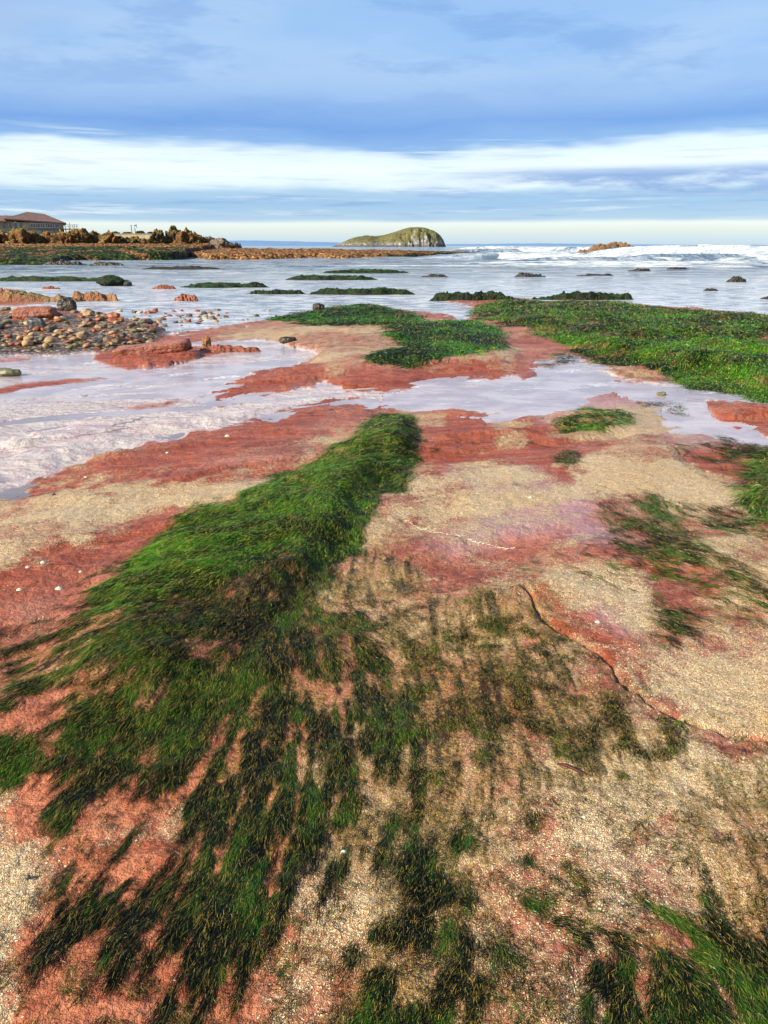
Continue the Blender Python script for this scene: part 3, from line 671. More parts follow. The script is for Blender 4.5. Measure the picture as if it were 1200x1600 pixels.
# rocks standing in the shallows (photo px: left, right, base line, height)
for (a, b, py, h, mk, lab, dpt, edg) in [
 (246, 432, 450, 8, 'weedrock', 'long low rock with dark green weed left of the shorter middle channel rocks', .22, .5),
 (385, 480, 460, 7, 'weedrock', 'low brown and green weedy rock next to the near end of the long left ledge', .25, .5),
 (425, 600, 438, 7, 'weedrock', 'dark green flat weedy rock in mid channel below the island', .22, .5),
 (490, 650, 427, 6, 'weedrock', 'thin dark weedy rock lying straight below the big island', .2, .5),
 (476, 668, 461, 10, 'weedrock', 'bright green humped weedy rock just beyond the big weedy mound', .2, .5),
 (840, 1008, 469, 13, 'weedrock', 'low green mounded rock behind the broad green weed plateau', .2, .5),
 (664, 800, 471, 13, 'weedrock', 'tapering green weedy rock at the left tip of the weed plateau', .2, .5),
 (800, 852, 433, 6, 'darkrock', 'small black rock awash right of the island, nearest the surf', .3, .6),
 (1136, 1172, 441, 8, 'darkrock', 'small pointed black rock awash at the far right', .4, .7),
 (1102, 1128, 455, 4, 'darkrock', 'tiny black rock just left of the pointed black rock', .4, .6),
 (1185, 1260, 468, 5, 'darkrock', 'black rock cut by the right edge of the view', .3, .6),
 (660, 700, 433, 4, 'darkrock', 'tiny flat dark rock right of the thin rock below the island', .3, .6),
 (555, 600, 402, 5, 'darkrock', 'black rock in front of the orange reef below the island', .3, .6),
 (985, 1022, 424, 4, 'darkrock', 'thin black rock awash just below the surf, under the low islet', .3, .6),
 (1040, 1078, 421, 3, 'darkrock', 'second thin black rock just below the surf, right of the islet', .3, .6),
 (905, 960, 431, 3, 'darkrock', 'faint dark rock strip awash between the small black rock and the surf', .2, .6),
 (60, 130, 414, 6, 'darkrock', 'dark streak of rock just off the left foreshore', .25, .6),
 (132, 196, 415, 5, 'darkrock', 'low black rock between the left foreshore and the open channel', .25, .6),
 (190, 370, 421, 4, 'darkrock', 'long thin black rock skerry in the channel under the pale garden wall', .12, .6),
 (-60, 215, 440, 7, 'weedrock', 'long dark weedy skerry crossing the left edge above the ochre outcrop', .14, .5),
 (236, 272, 452, 6, 'redrock', 'small reddish rock at the left end of the long weedy rock', .4, .6),
 (-40, 40, 458, 7, 'redrock', 'low red rock at the left edge behind the ochre outcrop', .3, .6),
 (60, 90, 452, 4, 'redrock', 'tiny red flat rock behind the ochre outcrop', .3, .6),
 (-90, 108, 473, 13, 'tanrock', 'broad ochre and rust outcrop at the left edge beyond the cobbles', .22, .4),
 (95, 190, 471, 14, 'tanrock', 'ochre rock with ragged olive top beside the brown boulder', .25, .4),
 (268, 308, 471, 10, 'redrock', 'rounded red and lilac rock alone in the shallows right of the ochre outcrop', .4, .6)]:
    ledge('shore_rock', a, b, py, h, M[mk], lab, 'rock', int(a+500) % 97, dpt, edg, 'rocks standing in the shallows')
ledge('islet', 900, 1024, 397.5, 14, M['islet'], 'low bare brown islet in the breaking surf right of the big island', 'islet', 5, .3, .6)

# ------------------------------------------------------------------ ISLAND
prof = [(514,385),(520,384),(530,380),(545,373),(560,368),(575,366.5),(588,367.5),(600,366.5),(615,362),(628,357.5),(640,354.5),(652,354),(664,355.5),(676,360),(685,366),(691,373),(696,384),(699,385)]
YI = 1400.0
ux = np.array([at(p, q, YI).x for p, q in prof]); uz = np.array([at(p, q, YI).z for p, q in prof])
nx, ny = 260, 90
xs = np.linspace(ux[0], ux[-1], nx); v = np.linspace(-1.05, 1.05, ny); U, V_ = np.meshgrid(xs, v)
top = np.interp(U, ux, uz-1.0)
cl_ = sstep(at(590, 384, YI).x, at(660, 384, YI).x, U)
pw = 1.6+3.2*cl_
vv = np.abs(V_+(fbm(U*.06, V_*3, 4, 300)-.5)*.28+(fbm(U*.16, V_*5, 4, 301)-.5)*.22*cl_)
z = (top+.5)*(1-np.clip(vv, 0, 1)**pw)
z += (fbm(U*.09, V_*7, 5, 302)-.5)*5*np.clip(z/12, 0, 1)*(vv < .9)*.6
zc = np.minimum(z, (top+1.0))
dep_ = 75*np.clip((top+2)/20, .3, 1.2)
Yv = YI+V_*dep_+np.where(V_ < 0, 0, 20)
m_isl, t = new_mat('island_rock_and_turf')
P = t.obj(); g = t.node('ShaderNodeNewGeometry'); nz = t.sep(g.outputs['Normal'])[2]
ix, iy, iz = t.sep(P)
n = t.noise(P, .06, 5, .6); n2 = t.noise(t.comb(t.math('MULTIPLY', ix, 1), iy, t.math('MULTIPLY', iz, .75)), .22, 6, .8)
turf = t.ramp(n, [(.36, (.08, .095, .04)), (.5, (.16, .135, .045)), (.62, (.07, .085, .045))])
clf = t.ramp(n2, [(.40, (.05, .05, .05)), (.5, (.17, .16, .15)), (.57, (.40, .38, .36)), (.68, (.62, .60, .58))])
low = t.ss(iz, 3, 9)
s_t = t.ss(t.math('ADD', nz, t.math('MULTIPLY', t.math('SUBTRACT', n, .5), .9)), .42, .68)
cc = t.mix(t.math('MULTIPLY', s_t, low), clf, turf)
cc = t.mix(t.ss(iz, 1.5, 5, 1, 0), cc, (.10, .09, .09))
t.principled(cc, .9, t.bump(n2, .8, 2.0), .2)
isl = mesh_np('island', np.stack([U, Yv, zc-.8], -1).reshape(-1, 3), grid_quads(ny, nx), m_isl)
setp(isl, 'green humped sea island with whitened cliffs at its right end, on the horizon', 'island')
isl['kind'] = 'structure'

# distant coast on the horizon
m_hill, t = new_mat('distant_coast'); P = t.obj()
t.principled(t.mix(t.noise(P, .002, 4, .6), (.13, .24, .42), (.19, .31, .48)), 1, None, .0)  # distance haze is painted into the base colour as blue
def far_coast(name, pts, Yd, label):
    xs_ = np.linspace(pts[0][0], pts[-1][0], 160); tp = np.interp(xs_, [p[0] for p in pts], [p[1] for p in pts])
    tp = tp+(fbm(xs_*.05, xs_*0+3, 4, 400)-.5)*1.2
    rows = []
    for k, (dy, hf) in enumerate([(-900, 0), (-600, .35), (-300, .75), (0, 1), (400, .7), (900, 0)]):
        P_ = [at(px, py, Yd) for px, py in zip(xs_, tp)]
        rows.append([(p.x, Yd+dy, max(p.z, 0)*hf-3*(hf == 0)) for p in P_])
    V2 = np.array(rows).reshape(-1, 3)
    o = mesh_np(name, V2, grid_quads(6, 160), m_hill); setp(o, label, kind='structure'); return o
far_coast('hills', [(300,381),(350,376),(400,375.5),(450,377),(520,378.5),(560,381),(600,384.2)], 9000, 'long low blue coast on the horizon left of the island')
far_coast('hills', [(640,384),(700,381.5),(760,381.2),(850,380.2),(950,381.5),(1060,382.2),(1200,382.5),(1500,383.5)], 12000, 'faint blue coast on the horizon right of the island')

# ------------------------------------------------------------------ HEADLAND, FORESHORE, REEF
def pxgrid(p0, p1, npx, ys):
    uu = (np.linspace(p0, p1, npx)-600)/F; dd = ys*cos(TH)+CH*sin(TH)
    return dd[:, None]*uu[None, :], np.repeat(ys[:, None], npx, 1)
m_shore, t = new_mat('weedy_foreshore')
P = t.pos(); a_g = t.attr4('C')
n = t.noise(P, .6, 5, .65); n2 = t.noise(P, 2.6, 4, .65); n0 = t.noise(P, .18, 4, .6)
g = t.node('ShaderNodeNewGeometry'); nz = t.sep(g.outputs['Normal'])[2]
org = t.ramp(n2, [(.38, (.012, .008, .005)), (.46, (.12, .04, .01)), (.53, (.30, .13, .035)), (.62, (.50, .31, .13))])
grn = t.ramp(n2, [(.40, (.004, .005, .003)), (.50, (.010, .018, .004)), (.57, (.05, .10, .01)), (.66, (.16, .15, .03))])
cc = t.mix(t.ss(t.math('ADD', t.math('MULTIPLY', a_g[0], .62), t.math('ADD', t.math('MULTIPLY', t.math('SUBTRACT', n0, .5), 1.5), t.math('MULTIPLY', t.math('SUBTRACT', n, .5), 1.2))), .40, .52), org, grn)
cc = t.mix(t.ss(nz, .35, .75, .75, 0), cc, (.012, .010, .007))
t.principled(cc, .7, t.bump(t.math('ADD', n2, n), 1, .5), .15)
def shore_mesh(name, p0, p1, npx, y0, y1, dy, front, hf, gf, label):
    ys = np.arange(y0, y1, dy); x, y = pxgrid(p0, p1, npx, ys)
    pxx = to_pix(x, y, 0.0)[0]
    fr_ = front(pxx)+(fbm(x*.12, y*.12, 4, 500)-.5)*26
    m_ = sstep(0, 3, y-fr_)
    rg = 1-np.abs(fbm(x*.16, y*.3, 4, 501)*2-1)
    z = -.3+m_*(.3+hf(pxx, y)*(.45+.75*rg)+.5*(fbm(x*.9, y*.9, 4, 502)-.5))
    G = gf(pxx, y)
    C_ = np.stack([G, G*0, G*0, G*0+1], -1).reshape(-1, 4)
    keep = (z > -.28).reshape(-1)
    Q = grid_quads(len(ys), npx); Q = Q[keep[Q].any(1)]
    o = mesh_np(name, np.stack([x, y, z], -1).reshape(-1, 3), Q, m_shore, {'C': C_})
    setp(o, label, kind='structure'); return o
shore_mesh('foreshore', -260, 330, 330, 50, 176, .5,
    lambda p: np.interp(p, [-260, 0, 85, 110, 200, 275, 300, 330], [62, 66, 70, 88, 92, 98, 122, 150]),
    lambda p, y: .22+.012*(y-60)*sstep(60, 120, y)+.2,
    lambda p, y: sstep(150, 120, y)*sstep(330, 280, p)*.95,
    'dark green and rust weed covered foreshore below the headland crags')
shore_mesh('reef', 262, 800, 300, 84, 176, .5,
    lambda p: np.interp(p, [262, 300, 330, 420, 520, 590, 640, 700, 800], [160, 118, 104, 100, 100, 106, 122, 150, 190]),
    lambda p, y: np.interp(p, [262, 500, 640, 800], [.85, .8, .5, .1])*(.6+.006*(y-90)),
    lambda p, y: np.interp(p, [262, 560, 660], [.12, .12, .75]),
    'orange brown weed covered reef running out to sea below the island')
# headland terrain behind the crags
ys = np.arange(168, 330, 3.0); x, y = pxgrid(-420, 372, 200, ys); pxx = to_pix(x, y, 0.0)[0]
tpz = np.interp(pxx, [-420, 0, 120, 160, 240, 300, 325, 350, 362, 372], [4.6, 4.4, 4.3, 3.7, 3.1, 2.6, 1.6, 1.2, .4, -.5])
z = tpz*sstep(170, 188, y)+(fbm(x*.12, y*.12, 4, 600)-.5)*.9
m_head, t = new_mat('headland_turf'); P = t.pos(); n = t.noise(P, .5, 5, .6)
t.principled(t.ramp(n, [(.35, (.06, .05, .02)), (.5, (.20, .15, .05)), (.7, (.16, .17, .05))]), .9, t.bump(n, .8, .4), .2)
o = mesh_np('headland', np.stack([x, y, z], -1).reshape(-1, 3), grid_quads(len(ys), 200), m_head)
setp(o, 'low grassy headland carrying the brown roofed building', kind='structure')

# crags along the headland
CR = [(-62, 22, 362, 'crag', 'tan grassy crag wholly left of the building wing'),
 (-28, 18, 364, 'crag2', 'olive crag at the far left edge below the building wing'),
 (3, 15, 364, 'crag', 'bright golden crag at the left edge of the view under the long wing'),
 (28, 14, 363, 'crag', 'golden crag below the left slope of the big roof'),
 (52, 13, 366, 'crag2', 'dull olive crag below the peak of the big roof'),
 (76, 14, 366, 'crag', 'golden crag below the white lower windows'),
 (101, 14, 363, 'crag', 'tall golden crag below the right eave of the big roof'),
 (125, 13, 362, 'crag', 'golden crag below the right end of the deck railing'),
 (148, 13, 364, 'crag2', 'brown olive crag just right of the deck railing'),
 (170, 12, 365, 'crag', 'rusty crag at the left end of the pale garden wall'),
 (193, 12, 370, 'crag2', 'low dark crag left of centre in front of the pale garden wall'),
 (214, 12, 371, 'crag', 'low rusty crag in front of the pale garden wall, under the signal mast'),
 (233, 10, 372, 'crag2', 'low dark crag at the right end of the pale garden wall'),
 (248, 8, 362, 'crag2', 'upright rounded stack just right of the pale garden wall'),
 (271, 12, 358, 'crag2', 'tallest olive stack of the headland with a domed top'),
 (291, 14, 362, 'crag', 'golden stack leaning on the tallest olive stack'),
 (309, 11, 367, 'crag', 'low tan stack before the grey end rocks of the headland'),
 (326, 12, 373, 'greycrag', 'grey brown rock, inner of the two ending the headland'),
 (345, 12, 374, 'greycrag', 'grey brown rock at the outermost tip of the headland'),
 (371, 4, 380, 'greycrag', 'tiny dark pointed rock in the sea off the headland tip')]
for i, (pc, hw, pt, mk, lab) in enumerate(CR):
    Yc = 176+(i % 3)*2.5; top_ = at(pc, pt, Yc); mp_ = Yc/F*1.05
    Rz = top_.z*.72
    o = blob('crag', M[mk], (hw*mp_*1.3, 2.6, Rz), i+3, 5, .42, 2.1)
    o.location = (top_.x, Yc, top_.z-Rz*1.0); setp(o, lab, 'crag', 'crags along the headland')

# ------------------------------------------------------------------ small solids
def boxes(name, lst, mat, parent=None, bevel=0):
    bm = bmesh.new()
    for (x0, x1, y0, y1, z0, z1) in lst:
        r = bmesh.ops.create_cube(bm, size=1)
        for v in r['verts']:
            v.co = Vector(((x0+x1)/2+v.co.x*(x1-x0), (y0+y1)/2+v.co.y*(y1-y0), (z0+z1)/2+v.co.z*(z1-z0)))
    if bevel: bmesh.ops.bevel(bm, geom=bm.edges[:], offset=bevel, segments=1, affect='EDGES')
    me = bpy.data.meshes.new(name); bm.to_mesh(me); bm.free(); me.materials.append(mat)
    o = bpy.data.objects.new(name, me); COL.objects.link(o)
    if parent: o.parent = parent
    return o
def simple_mat(name, c1, c2, scale, rough=.7, bump=.0, vec=None):
    m, t = new_mat(name); P = t.obj(); n = t.noise(P, scale, 4, .6)
    t.principled(t.mix(t.ss(n, .35, .65), c1, c2), rough, t.bump(n, .5, bump) if bump else None, .4); return m
M['stone'] = simple_mat('pale_stone_wall', (.50, .42, .30), (.36, .29, .20), 1.2, .85, .1)
M['wallpale'] = simple_mat('pale_garden_wall', (.55, .46, .30), (.42, .35, .24), .8, .9, .1)
M['render'] = simple_mat('white_render', (.72, .70, .66), (.60, .58, .54), 1, .8)
M['timber'] = simple_mat('grey_timber', (.20, .16, .12), (.12, .10, .08), 3, .7)
M['white'] = simple_mat('white_paint', (.75, .76, .76), (.66, .67, .68), 2, .5)
m, t = new_mat('brown_roof_shingle'); P = t.obj(); n = t.noise(P, .9, 4, .6)
px_, py_, pz_ = t.sep(P)
cs = t.math('FRACT', t.math('MULTIPLY', pz_, 3.2))
c = t.mix(t.ss(n, .35, .65), (.15, .085, .075), (.21, .12, .10)); c = t.mix(t.ss(cs, .0, .2, .45, 0), c, (.06, .04, .04))
t.principled(c, .75, t.bump(cs, .4, .05), .3); M['roof'] = m
m, t = new_mat('window_glass'); t.principled((.05, .07, .08), .08, None, .8); M['glass'] = m

# ---- building with the big hipped roof
YB = 200.0
def bx(px): return at(px, 384, YB).x
def bz(py): return at(600, py, YB).z
bld = bpy.data.objects.new('building', None); COL.objects.link(bld); BO = Vector((bx(60), YB, bz(362))); bld.location = BO
setp(bld, 'stone and glass seaside building with a big brown hipped roof on the left headland', 'building')
bld.rotation_euler = (0, 0, math.atan2(-BO.x, BO.y))
def LX(px): return (bx(px)-BO.x)*cos(math.atan2(-BO.x, BO.y))
def LZ(py): return bz(py)-BO.z
def poly_mesh(name, verts, faces, mat, parent):
    me = bpy.data.meshes.new(name); me.from_pydata(verts, [], faces); me.materials.append(mat); me.update()
    o = bpy.data.objects.new(name, me); COL.objects.link(o); o.parent = parent; return o
boxes('wall', [(LX(18), LX(104), 0, 13, LZ(364), LZ(347.5))], M['stone'], bld)
boxes('wing_wall', [(LX(-140), LX(18)-.01, .6, 10, LZ(364), LZ(345.5))], M['stone'], bld)
ov = 1.0
x0, x1, z0, y0, y1 = LX(14), LX(109), LZ(348), -ov, 14
r0, r1, zr, ym = LX(50), LX(77), LZ(329.5), 6.5
zr2 = LZ(332.5)
roof = poly_mesh('roof', [(x0, y0, z0+.9), (x1, y0, z0), (x1, y1, z0), (x0, y1, z0+.9), (r0, ym, zr), (r1, ym, zr2),
        (x0, y0, z0+.6), (x1, y0, z0-.3), (x1, y1, z0-.3), (x0, y1, z0+.6)],
        [(0, 1, 5, 4), (1, 2, 5), (2, 3, 4, 5), (3, 0, 4), (6, 7, 1, 0), (7, 8, 2, 1), (8, 9, 3, 2), (9, 6, 0, 3), (9, 8, 7, 6)], M['roof'], bld)
wx0, wx1 = LX(-140), LX(26)
poly_mesh('wing_roof', [(wx0, -.6, LZ(346)), (wx1, -.6, LZ(346)), (wx1, 10.5, LZ(346)), (wx0, 10.5, LZ(346)), (wx0, 5, LZ(337.5)), (wx1+1.2, 5, LZ(336)),
        (wx0, -.6, LZ(347.5)), (wx1, -.6, LZ(347.5)), (wx1, 10.5, LZ(347.5)), (wx0, 10.5, LZ(347.5))],
        [(0, 1, 5, 4), (1, 2, 5), (2, 3, 4, 5), (3, 0, 4), (6, 7, 1, 0), (7, 8, 2, 1), (8, 9, 3, 2), (9, 6, 0, 3), (9, 8, 7, 6)], M['roof'], bld)
for k, pc in enumerate([3, 15]):
    boxes('roof_vent', [(LX(pc-1.6), LX(pc+1.6), 4.3, 5.4, LZ(340), LZ(335))], M['white'], bld)
boxes('roof_hatch', [(LX(57), LX(64), 1.6, 2.4, LZ(342.3), LZ(340.2))], M['glass'], bld)
for k in range(6):
    pa = 53+k*7.6
    wn = boxes('window', [(LX(pa), LX(pa+6.2), -.07, -.003, LZ(355), LZ(349.6))], M['glass'], bld)
    f = .12; xa, xb, za, zb = LX(pa), LX(pa+6.2), LZ(355), LZ(349.6); xm = (xa+xb)/2
    boxes('window_frame', [(xa-f, xb+f, -.16, -.075, za-f, za), (xa-f, xb+f, -.16, -.075, zb, zb+f), (xa-f, xa, -.16, -.075, za, zb), (xb, xb+f, -.16, -.075, za, zb), (xm-f/2, xm+f/2, -.16, -.075, za, zb)], M['white'], wn)
for pa in (2, 10, 20, 28, 36, -8, -20):
    boxes('doorway', [(LX(pa), LX(pa+3.6), (-.06 if pa >= 19 else .54), (-.003 if pa >= 19 else .597), LZ(357), LZ(349))], M['glass'], bld)
boxes('basement_wall', [(LX(50), LX(98), -2.0, -.004, LZ(366), LZ(358.6))], M['render'], bld)
for pa in (61, 79):
    boxes('basement_window', [(LX(pa), LX(pa+7), -2.06, -2.003, LZ(362.5), LZ(359.4))], M['white'], bld)
boxes('deck', [(LX(48), LX(127), -3.6, .6, LZ(358.5), LZ(357.3))], M['timber'], bld)
for k in range(13):
    px_k = 52+k*6
    boxes('deck_post', [(LX(px_k)-.06, LX(px_k)+.06, -3.5, -3.38, LZ(357.3), LZ(351.2))], M['timber'], bld)
    if k % 3 == 0 or k > 8: boxes('deck_support', [(LX(px_k)-.1, LX(px_k)+.1, -3.5, -3.3, LZ(367), LZ(358.5))], M['timber'], bld)
boxes('deck_rail', [(LX(50), LX(127), -3.48, -3.4, LZ(351.6), LZ(351.0)), (LX(50), LX(127), -3.47, -3.41, LZ(354.4), LZ(354.0))], M['timber'], bld)
for pk, tp_ in ((114, 347), (121, 350)):
    boxes('flag_pole', [(LX(pk)-.05, LX(pk)+.05, -2.0, -1.9, LZ(357.3), LZ(tp_))], M['timber'], bld)

gw = boxes('garden_wall', [(at(176, 384, 190).x, at(241, 384, 190).x, 190, 190.6, 1.5, at(600, 365.5, 190).z), (at(176, 384, 190).x-.1, at(241, 384, 190).x+.1, 189.9, 190.7, at(600, 365.5, 190).z+.002, at(600, 364.9, 190).z)], M['wallpale'])
setp(gw, 'pale cream stone garden wall along the headland top', 'wall')
# signal mast: two legs, a platform, rails
mo = at(211, 384, 193); mz = lambda py: at(600, py, 193).z
ms = bpy.data.objects.new('signal_mast', None); COL.objects.link(ms); ms.location = (mo.x, 193, 3.0)
setp(ms, 'small twin legged signal mast with a top platform behind the garden wall', 'mast')
for sx in (-.42, .42):
    boxes('leg', [(sx-.07, sx+.07, -.07, .07, -1, mz(351.5)-3)], M['timber'], ms)
boxes('platform', [(-1.0, .85, -.5, .5, mz(351.5)-3, mz(350.6)-3), (-.85, -.75, -.05, .05, mz(350.6)-3, mz(349.6)-3)], M['white'], ms)
boxes('side_panel', [(.5, .85, -.3, .3, mz(356)-3, mz(351.6)-3)], M['white'], ms)
# shrubs on the skyline
def shrub(px, py, w_, h_, seed, lab, Yc=198):
    c0 = at(px, py, Yc); n = 520; r = np.random.default_rng(seed)
    mp_ = Yc/F; d = r.normal(size=(n, 3)); d /= np.linalg.norm(d, axis=1)[:, None]; rad = r.uniform(.55, 1.0, (n, 1))
    lump = .75+.5*np.array([mnoise.noise(Vector(q*1.8)+Vector((seed, 0, 0))) for q in d])[:, None]
    cpt = d*rad*lump*np.array([w_*mp_/2, w_*mp_/3, h_*mp_/2])
    a1 = r.normal(size=(n, 3)); a1 /= np.linalg.norm(a1, axis=1)[:, None]; a2 = np.cross(a1, r.normal(size=(n, 3))); a2 /= np.linalg.norm(a2, axis=1)[:, None]
    sz = .22
    V2 = np.stack([cpt-a1*sz, cpt-a2*sz*.6, cpt+a1*sz, cpt+a2*sz*.6], 1).reshape(-1, 3)
    o = mesh_np('shrub', V2, np.arange(4*n).reshape(-1, 4), M['leaf'], smooth=False)
    o.location = (c0.x, Yc, c0.z-h_*mp_*.35); setp(o, lab, 'shrub', 'shrubs on the headland skyline')
M['leaf'] = simple_mat('shrub_leaves', (.10, .10, .025), (.05, .055, .02), 1.5, .7)
for q in [(180, 362.5, 16, 5, 1, 'rounded shrub at the left end of the garden wall'), (199, 363, 18, 4, 2, 'low shrub just left of the signal mast'),
          (218, 361.5, 20, 6, 3, 'dense shrub at the foot of the signal mast'), (235, 363, 12, 5, 4, 'small shrub right of the signal mast'),
          (142, 364, 14, 4, 5, 'low shrub between the deck railing and the garden wall')]: shrub(*q)

# ------------------------------------------------------------------ STONES
def stone_mat(name, c1, c2, rough=.45):
    m, t = new_mat(name); P = t.obj(); n = t.noise(P, 9, 4, .6); n2 = t.noise(P, 60, 3, .6)
    oi = t.node('ShaderNodeObjectInfo').outputs['Random']
    c = t.mix(t.ss(n, .35, .65), c1, c2); c = t.mix(t.ss(n2, .55, .72, 0, .6), c, tuple(v*.35 for v in c1))
    c = t.mix(t.math('MULTIPLY', oi, .3), c, tuple(min(1, v*.45) for v in c2))
    t.principled(c, rough, t.bump(n2, .5, .01), .5); return m
SMAT = [('rust red', stone_mat('rust_stone', (.26, .06, .02), (.40, .12, .04))), ('tan', stone_mat('tan_stone', (.34, .19, .08), (.46, .29, .13))),
        ('brown', stone_mat('brown_stone', (.12, .075, .04), (.20, .12, .06))), ('olive', stone_mat('olive_stone', (.12, .12, .05), (.20, .18, .08))),
        ('dark grey', stone_mat('grey_stone', (.035, .04, .04), (.08, .085, .08))), ('pale cream', stone_mat('cream_stone', (.50, .36, .18), (.58, .46, .28)))]
protos = []
for i in range(10):
    o = blob('cobble', SMAT[0][1], (1, .85+.1*(i % 3), .62+.06*(i % 4)), 20+i, 3, .28, 1.1, square=.25*(i % 3))
    protos.append(o)
fcob2 = fCOB
cnt = 0; first = set()
def place_cobble(px, py, rpx, zone):
    global cnt
    k = random.randrange(10); x, y = ground_pt(px, py); z = float(hsample(np.array([x]), np.array([y]))[0])
    r = rpx*y/F; ci = random.choices(range(6), [26, 24, 26, 12, 7, 4])[0]
    if k in first: o = protos[k].copy(); COL.objects.link(o)
    else: o = protos[k]; first.add(k)
    o.location = (x, y, max(z, -.01)+r*.28); o.scale = (r, r, r*random.uniform(.6, .95)); o.rotation_euler = (random.uniform(-.3, .3), random.uniform(-.3, .3), random.uniform(0, 6.28))
    o.material_slots[0].link = 'OBJECT'; o.material_slots[0].material = SMAT[ci][1]
    size = 'large' if rpx > 6.2 else 'small'
    lab = f'{size} rounded {SMAT[ci][0]} cobble ' + ('heaped in the cobble bank at the left edge' if zone == 'bank' else 'lying loose in the shallows right of the cobble bank')
    setp(o, lab, 'stone', f'{size} {SMAT[ci][0]} cobbles ' + ('in the left cobble bank' if zone == 'bank' else 'scattered in the shallows')); cnt += 1
random.seed(11)
while cnt < 206:
    px = random.uniform(-70, 265); py = random.uniform(487, 552)
    if samp(fcob2, np.array([px]), np.array([py]))[0] < 0: continue
    place_cobble(px, py, random.choice([4, 4.5, 5, 5.5, 6, 6.5, 7, 8.5])*(.85+.3*(py-486)/60), 'bank')
c0 = cnt
while cnt < c0+90:
    px = random.triangular(130, 430, 290); py = random.uniform(484, 504)+(px-280)*-.03
    if px > 255: py = random.uniform(485, 512-(px-255)*.09)
    place_cobble(px, py, random.choice([2, 2.6, 3, 3.6, 4.4, 5.2]), 'loose')

def boulder(px0, px1, py, hpx, mat, lab, seed, name='boulder', square=.3, amp=.25, yd=.6, rot=0, sink=.25):
    cx, cy = ground_pt((px0+px1)/2, py); mp_ = cy/F
    z = float(hsample(np.array([cx]), np.array([cy]))[0]); Wd = (px1-px0)*mp_/2; Hd = hpx*mp_/2
    o = blob(name, mat, (Wd, Wd*yd, Hd*1.12), seed, 4, amp, 1.2, square=square); o.location = (cx, cy+Wd*yd*.6, max(z, 0)+Hd*(1-sink)); o.rotation_euler = (0, 0, rot)
    setp(o, lab, 'rock'); return o
boulder(18, 92, 507, 21, M['redrock'], 'flat topped red slab of rock lying on the back of the cobble bank', 41, square=.6, yd=.5)
boulder(44, 72, 524, 20, SMAT[4][1], 'blue grey angular stone in the middle of the cobble bank', 42, square=.5)
boulder(89, 119, 488, 22, M['darkrock'], 'upright dark brown boulder standing alone behind the cobble bank', 43, square=.2)
boulder(-12, 31, 588, 13, SMAT[3][1], 'flat olive brown stone in the wet hollow at the left edge', 44, square=.1, yd=.5)
boulder(315, 330, 546, 20, M['tanrock'], 'stubby upright brown stone at the right end of the red slab', 45, square=.4)
boulder(150, 192, 447, 16, M['weedrock'], 'domed dark green boulder in the shallows above the ochre outcrop', 46, square=.1)
boulder(192, 206, 447, 7, M['darkrock'], 'little black stone right beside the domed green boulder', 47)
boulder(488, 508, 485, 11, M['darkrock'], 'small brown stone on the crest of the weedy mound', 48)
boulder(436, 464, 538, 9, M['darkrock'], 'flat dark stone lying on the pale barnacled mound', 49, square=.5, yd=.4)
boulder(1026, 1042, 618, 6, SMAT[3][1], 'round olive pebble in the wet channel on the right', 50)
boulder(168, 188, 505, 10, SMAT[0][1], 'bright rust stone at the back rim of the cobble bank', 51)
boulder(170, 188, 541, 12, SMAT[0][1], 'vivid orange red cobble at the front right of the bank', 52)
boulder(40, 53, 1392, 9, SMAT[4][1], 'tiny black pebble on bare salmon rock near the lower left corner', 53, name='pebble')
boulder(82, 88, 783, 5, SMAT[4][1], 'tiny dark pebble on the cream barnacle band at left', 54, name='pebble')
# the long red ledge slab
sl0 = boulder(166, 304, 556, 19, M['redrock'], 'long tilted red sandstone slab rising from the pool right of the cobbles', 63, name='rock_slab', square=.93, amp=.10, yd=.36, rot=.16, sink=.35)
sl0.rotation_euler = (.05, -.10, .12)
ledge('rock_slab', 285, 402, 552, 9, M['redrock'], 'thin red rock tongue right of the long tilted slab', 'rock', 62, .2, .5)

# limpet shells
M['shell'] = simple_mat('limpet_shell', (.66, .60, .46), (.50, .44, .30), 60, .6, .002)
def limpet(px, py, wpx, lab):
    x, y = ground_pt(px, py); z = float(hsample(np.array([x]), np.array([y]))[0]); r = wpx*y/F/2*.8
    bm = bmesh.new(); n = 20; ring = []
    prev = None
    for k, (rr, zz) in enumerate([(1.0, 0), (.8, .22), (.5, .48), (.2, .66)]):
        ring = [bm.verts.new((r*rr*(1+.07*(i % 2))*cos(i*2*pi/n)*1.15, r*rr*(1+.07*(i % 2))*sin(i*2*pi/n), zz*r)) for i in range(n)]
        if prev: [bm.faces.new((prev[i], prev[(i+1) % n], ring[(i+1) % n], ring[i])) for i in range(n)]
        prev = ring
    a = bm.verts.new((0, 0, .72*r)); [bm.faces.new((prev[i], prev[(i+1) % n], a)) for i in range(n)]
    me = bpy.data.meshes.new('limpet'); bm.to_mesh(me); bm.free(); me.materials.append(M['shell'])
    o = bpy.data.objects.new('limpet', me); COL.objects.link(o); o.location = (x, y, z+.001); setp(o, lab, 'shell'); return o
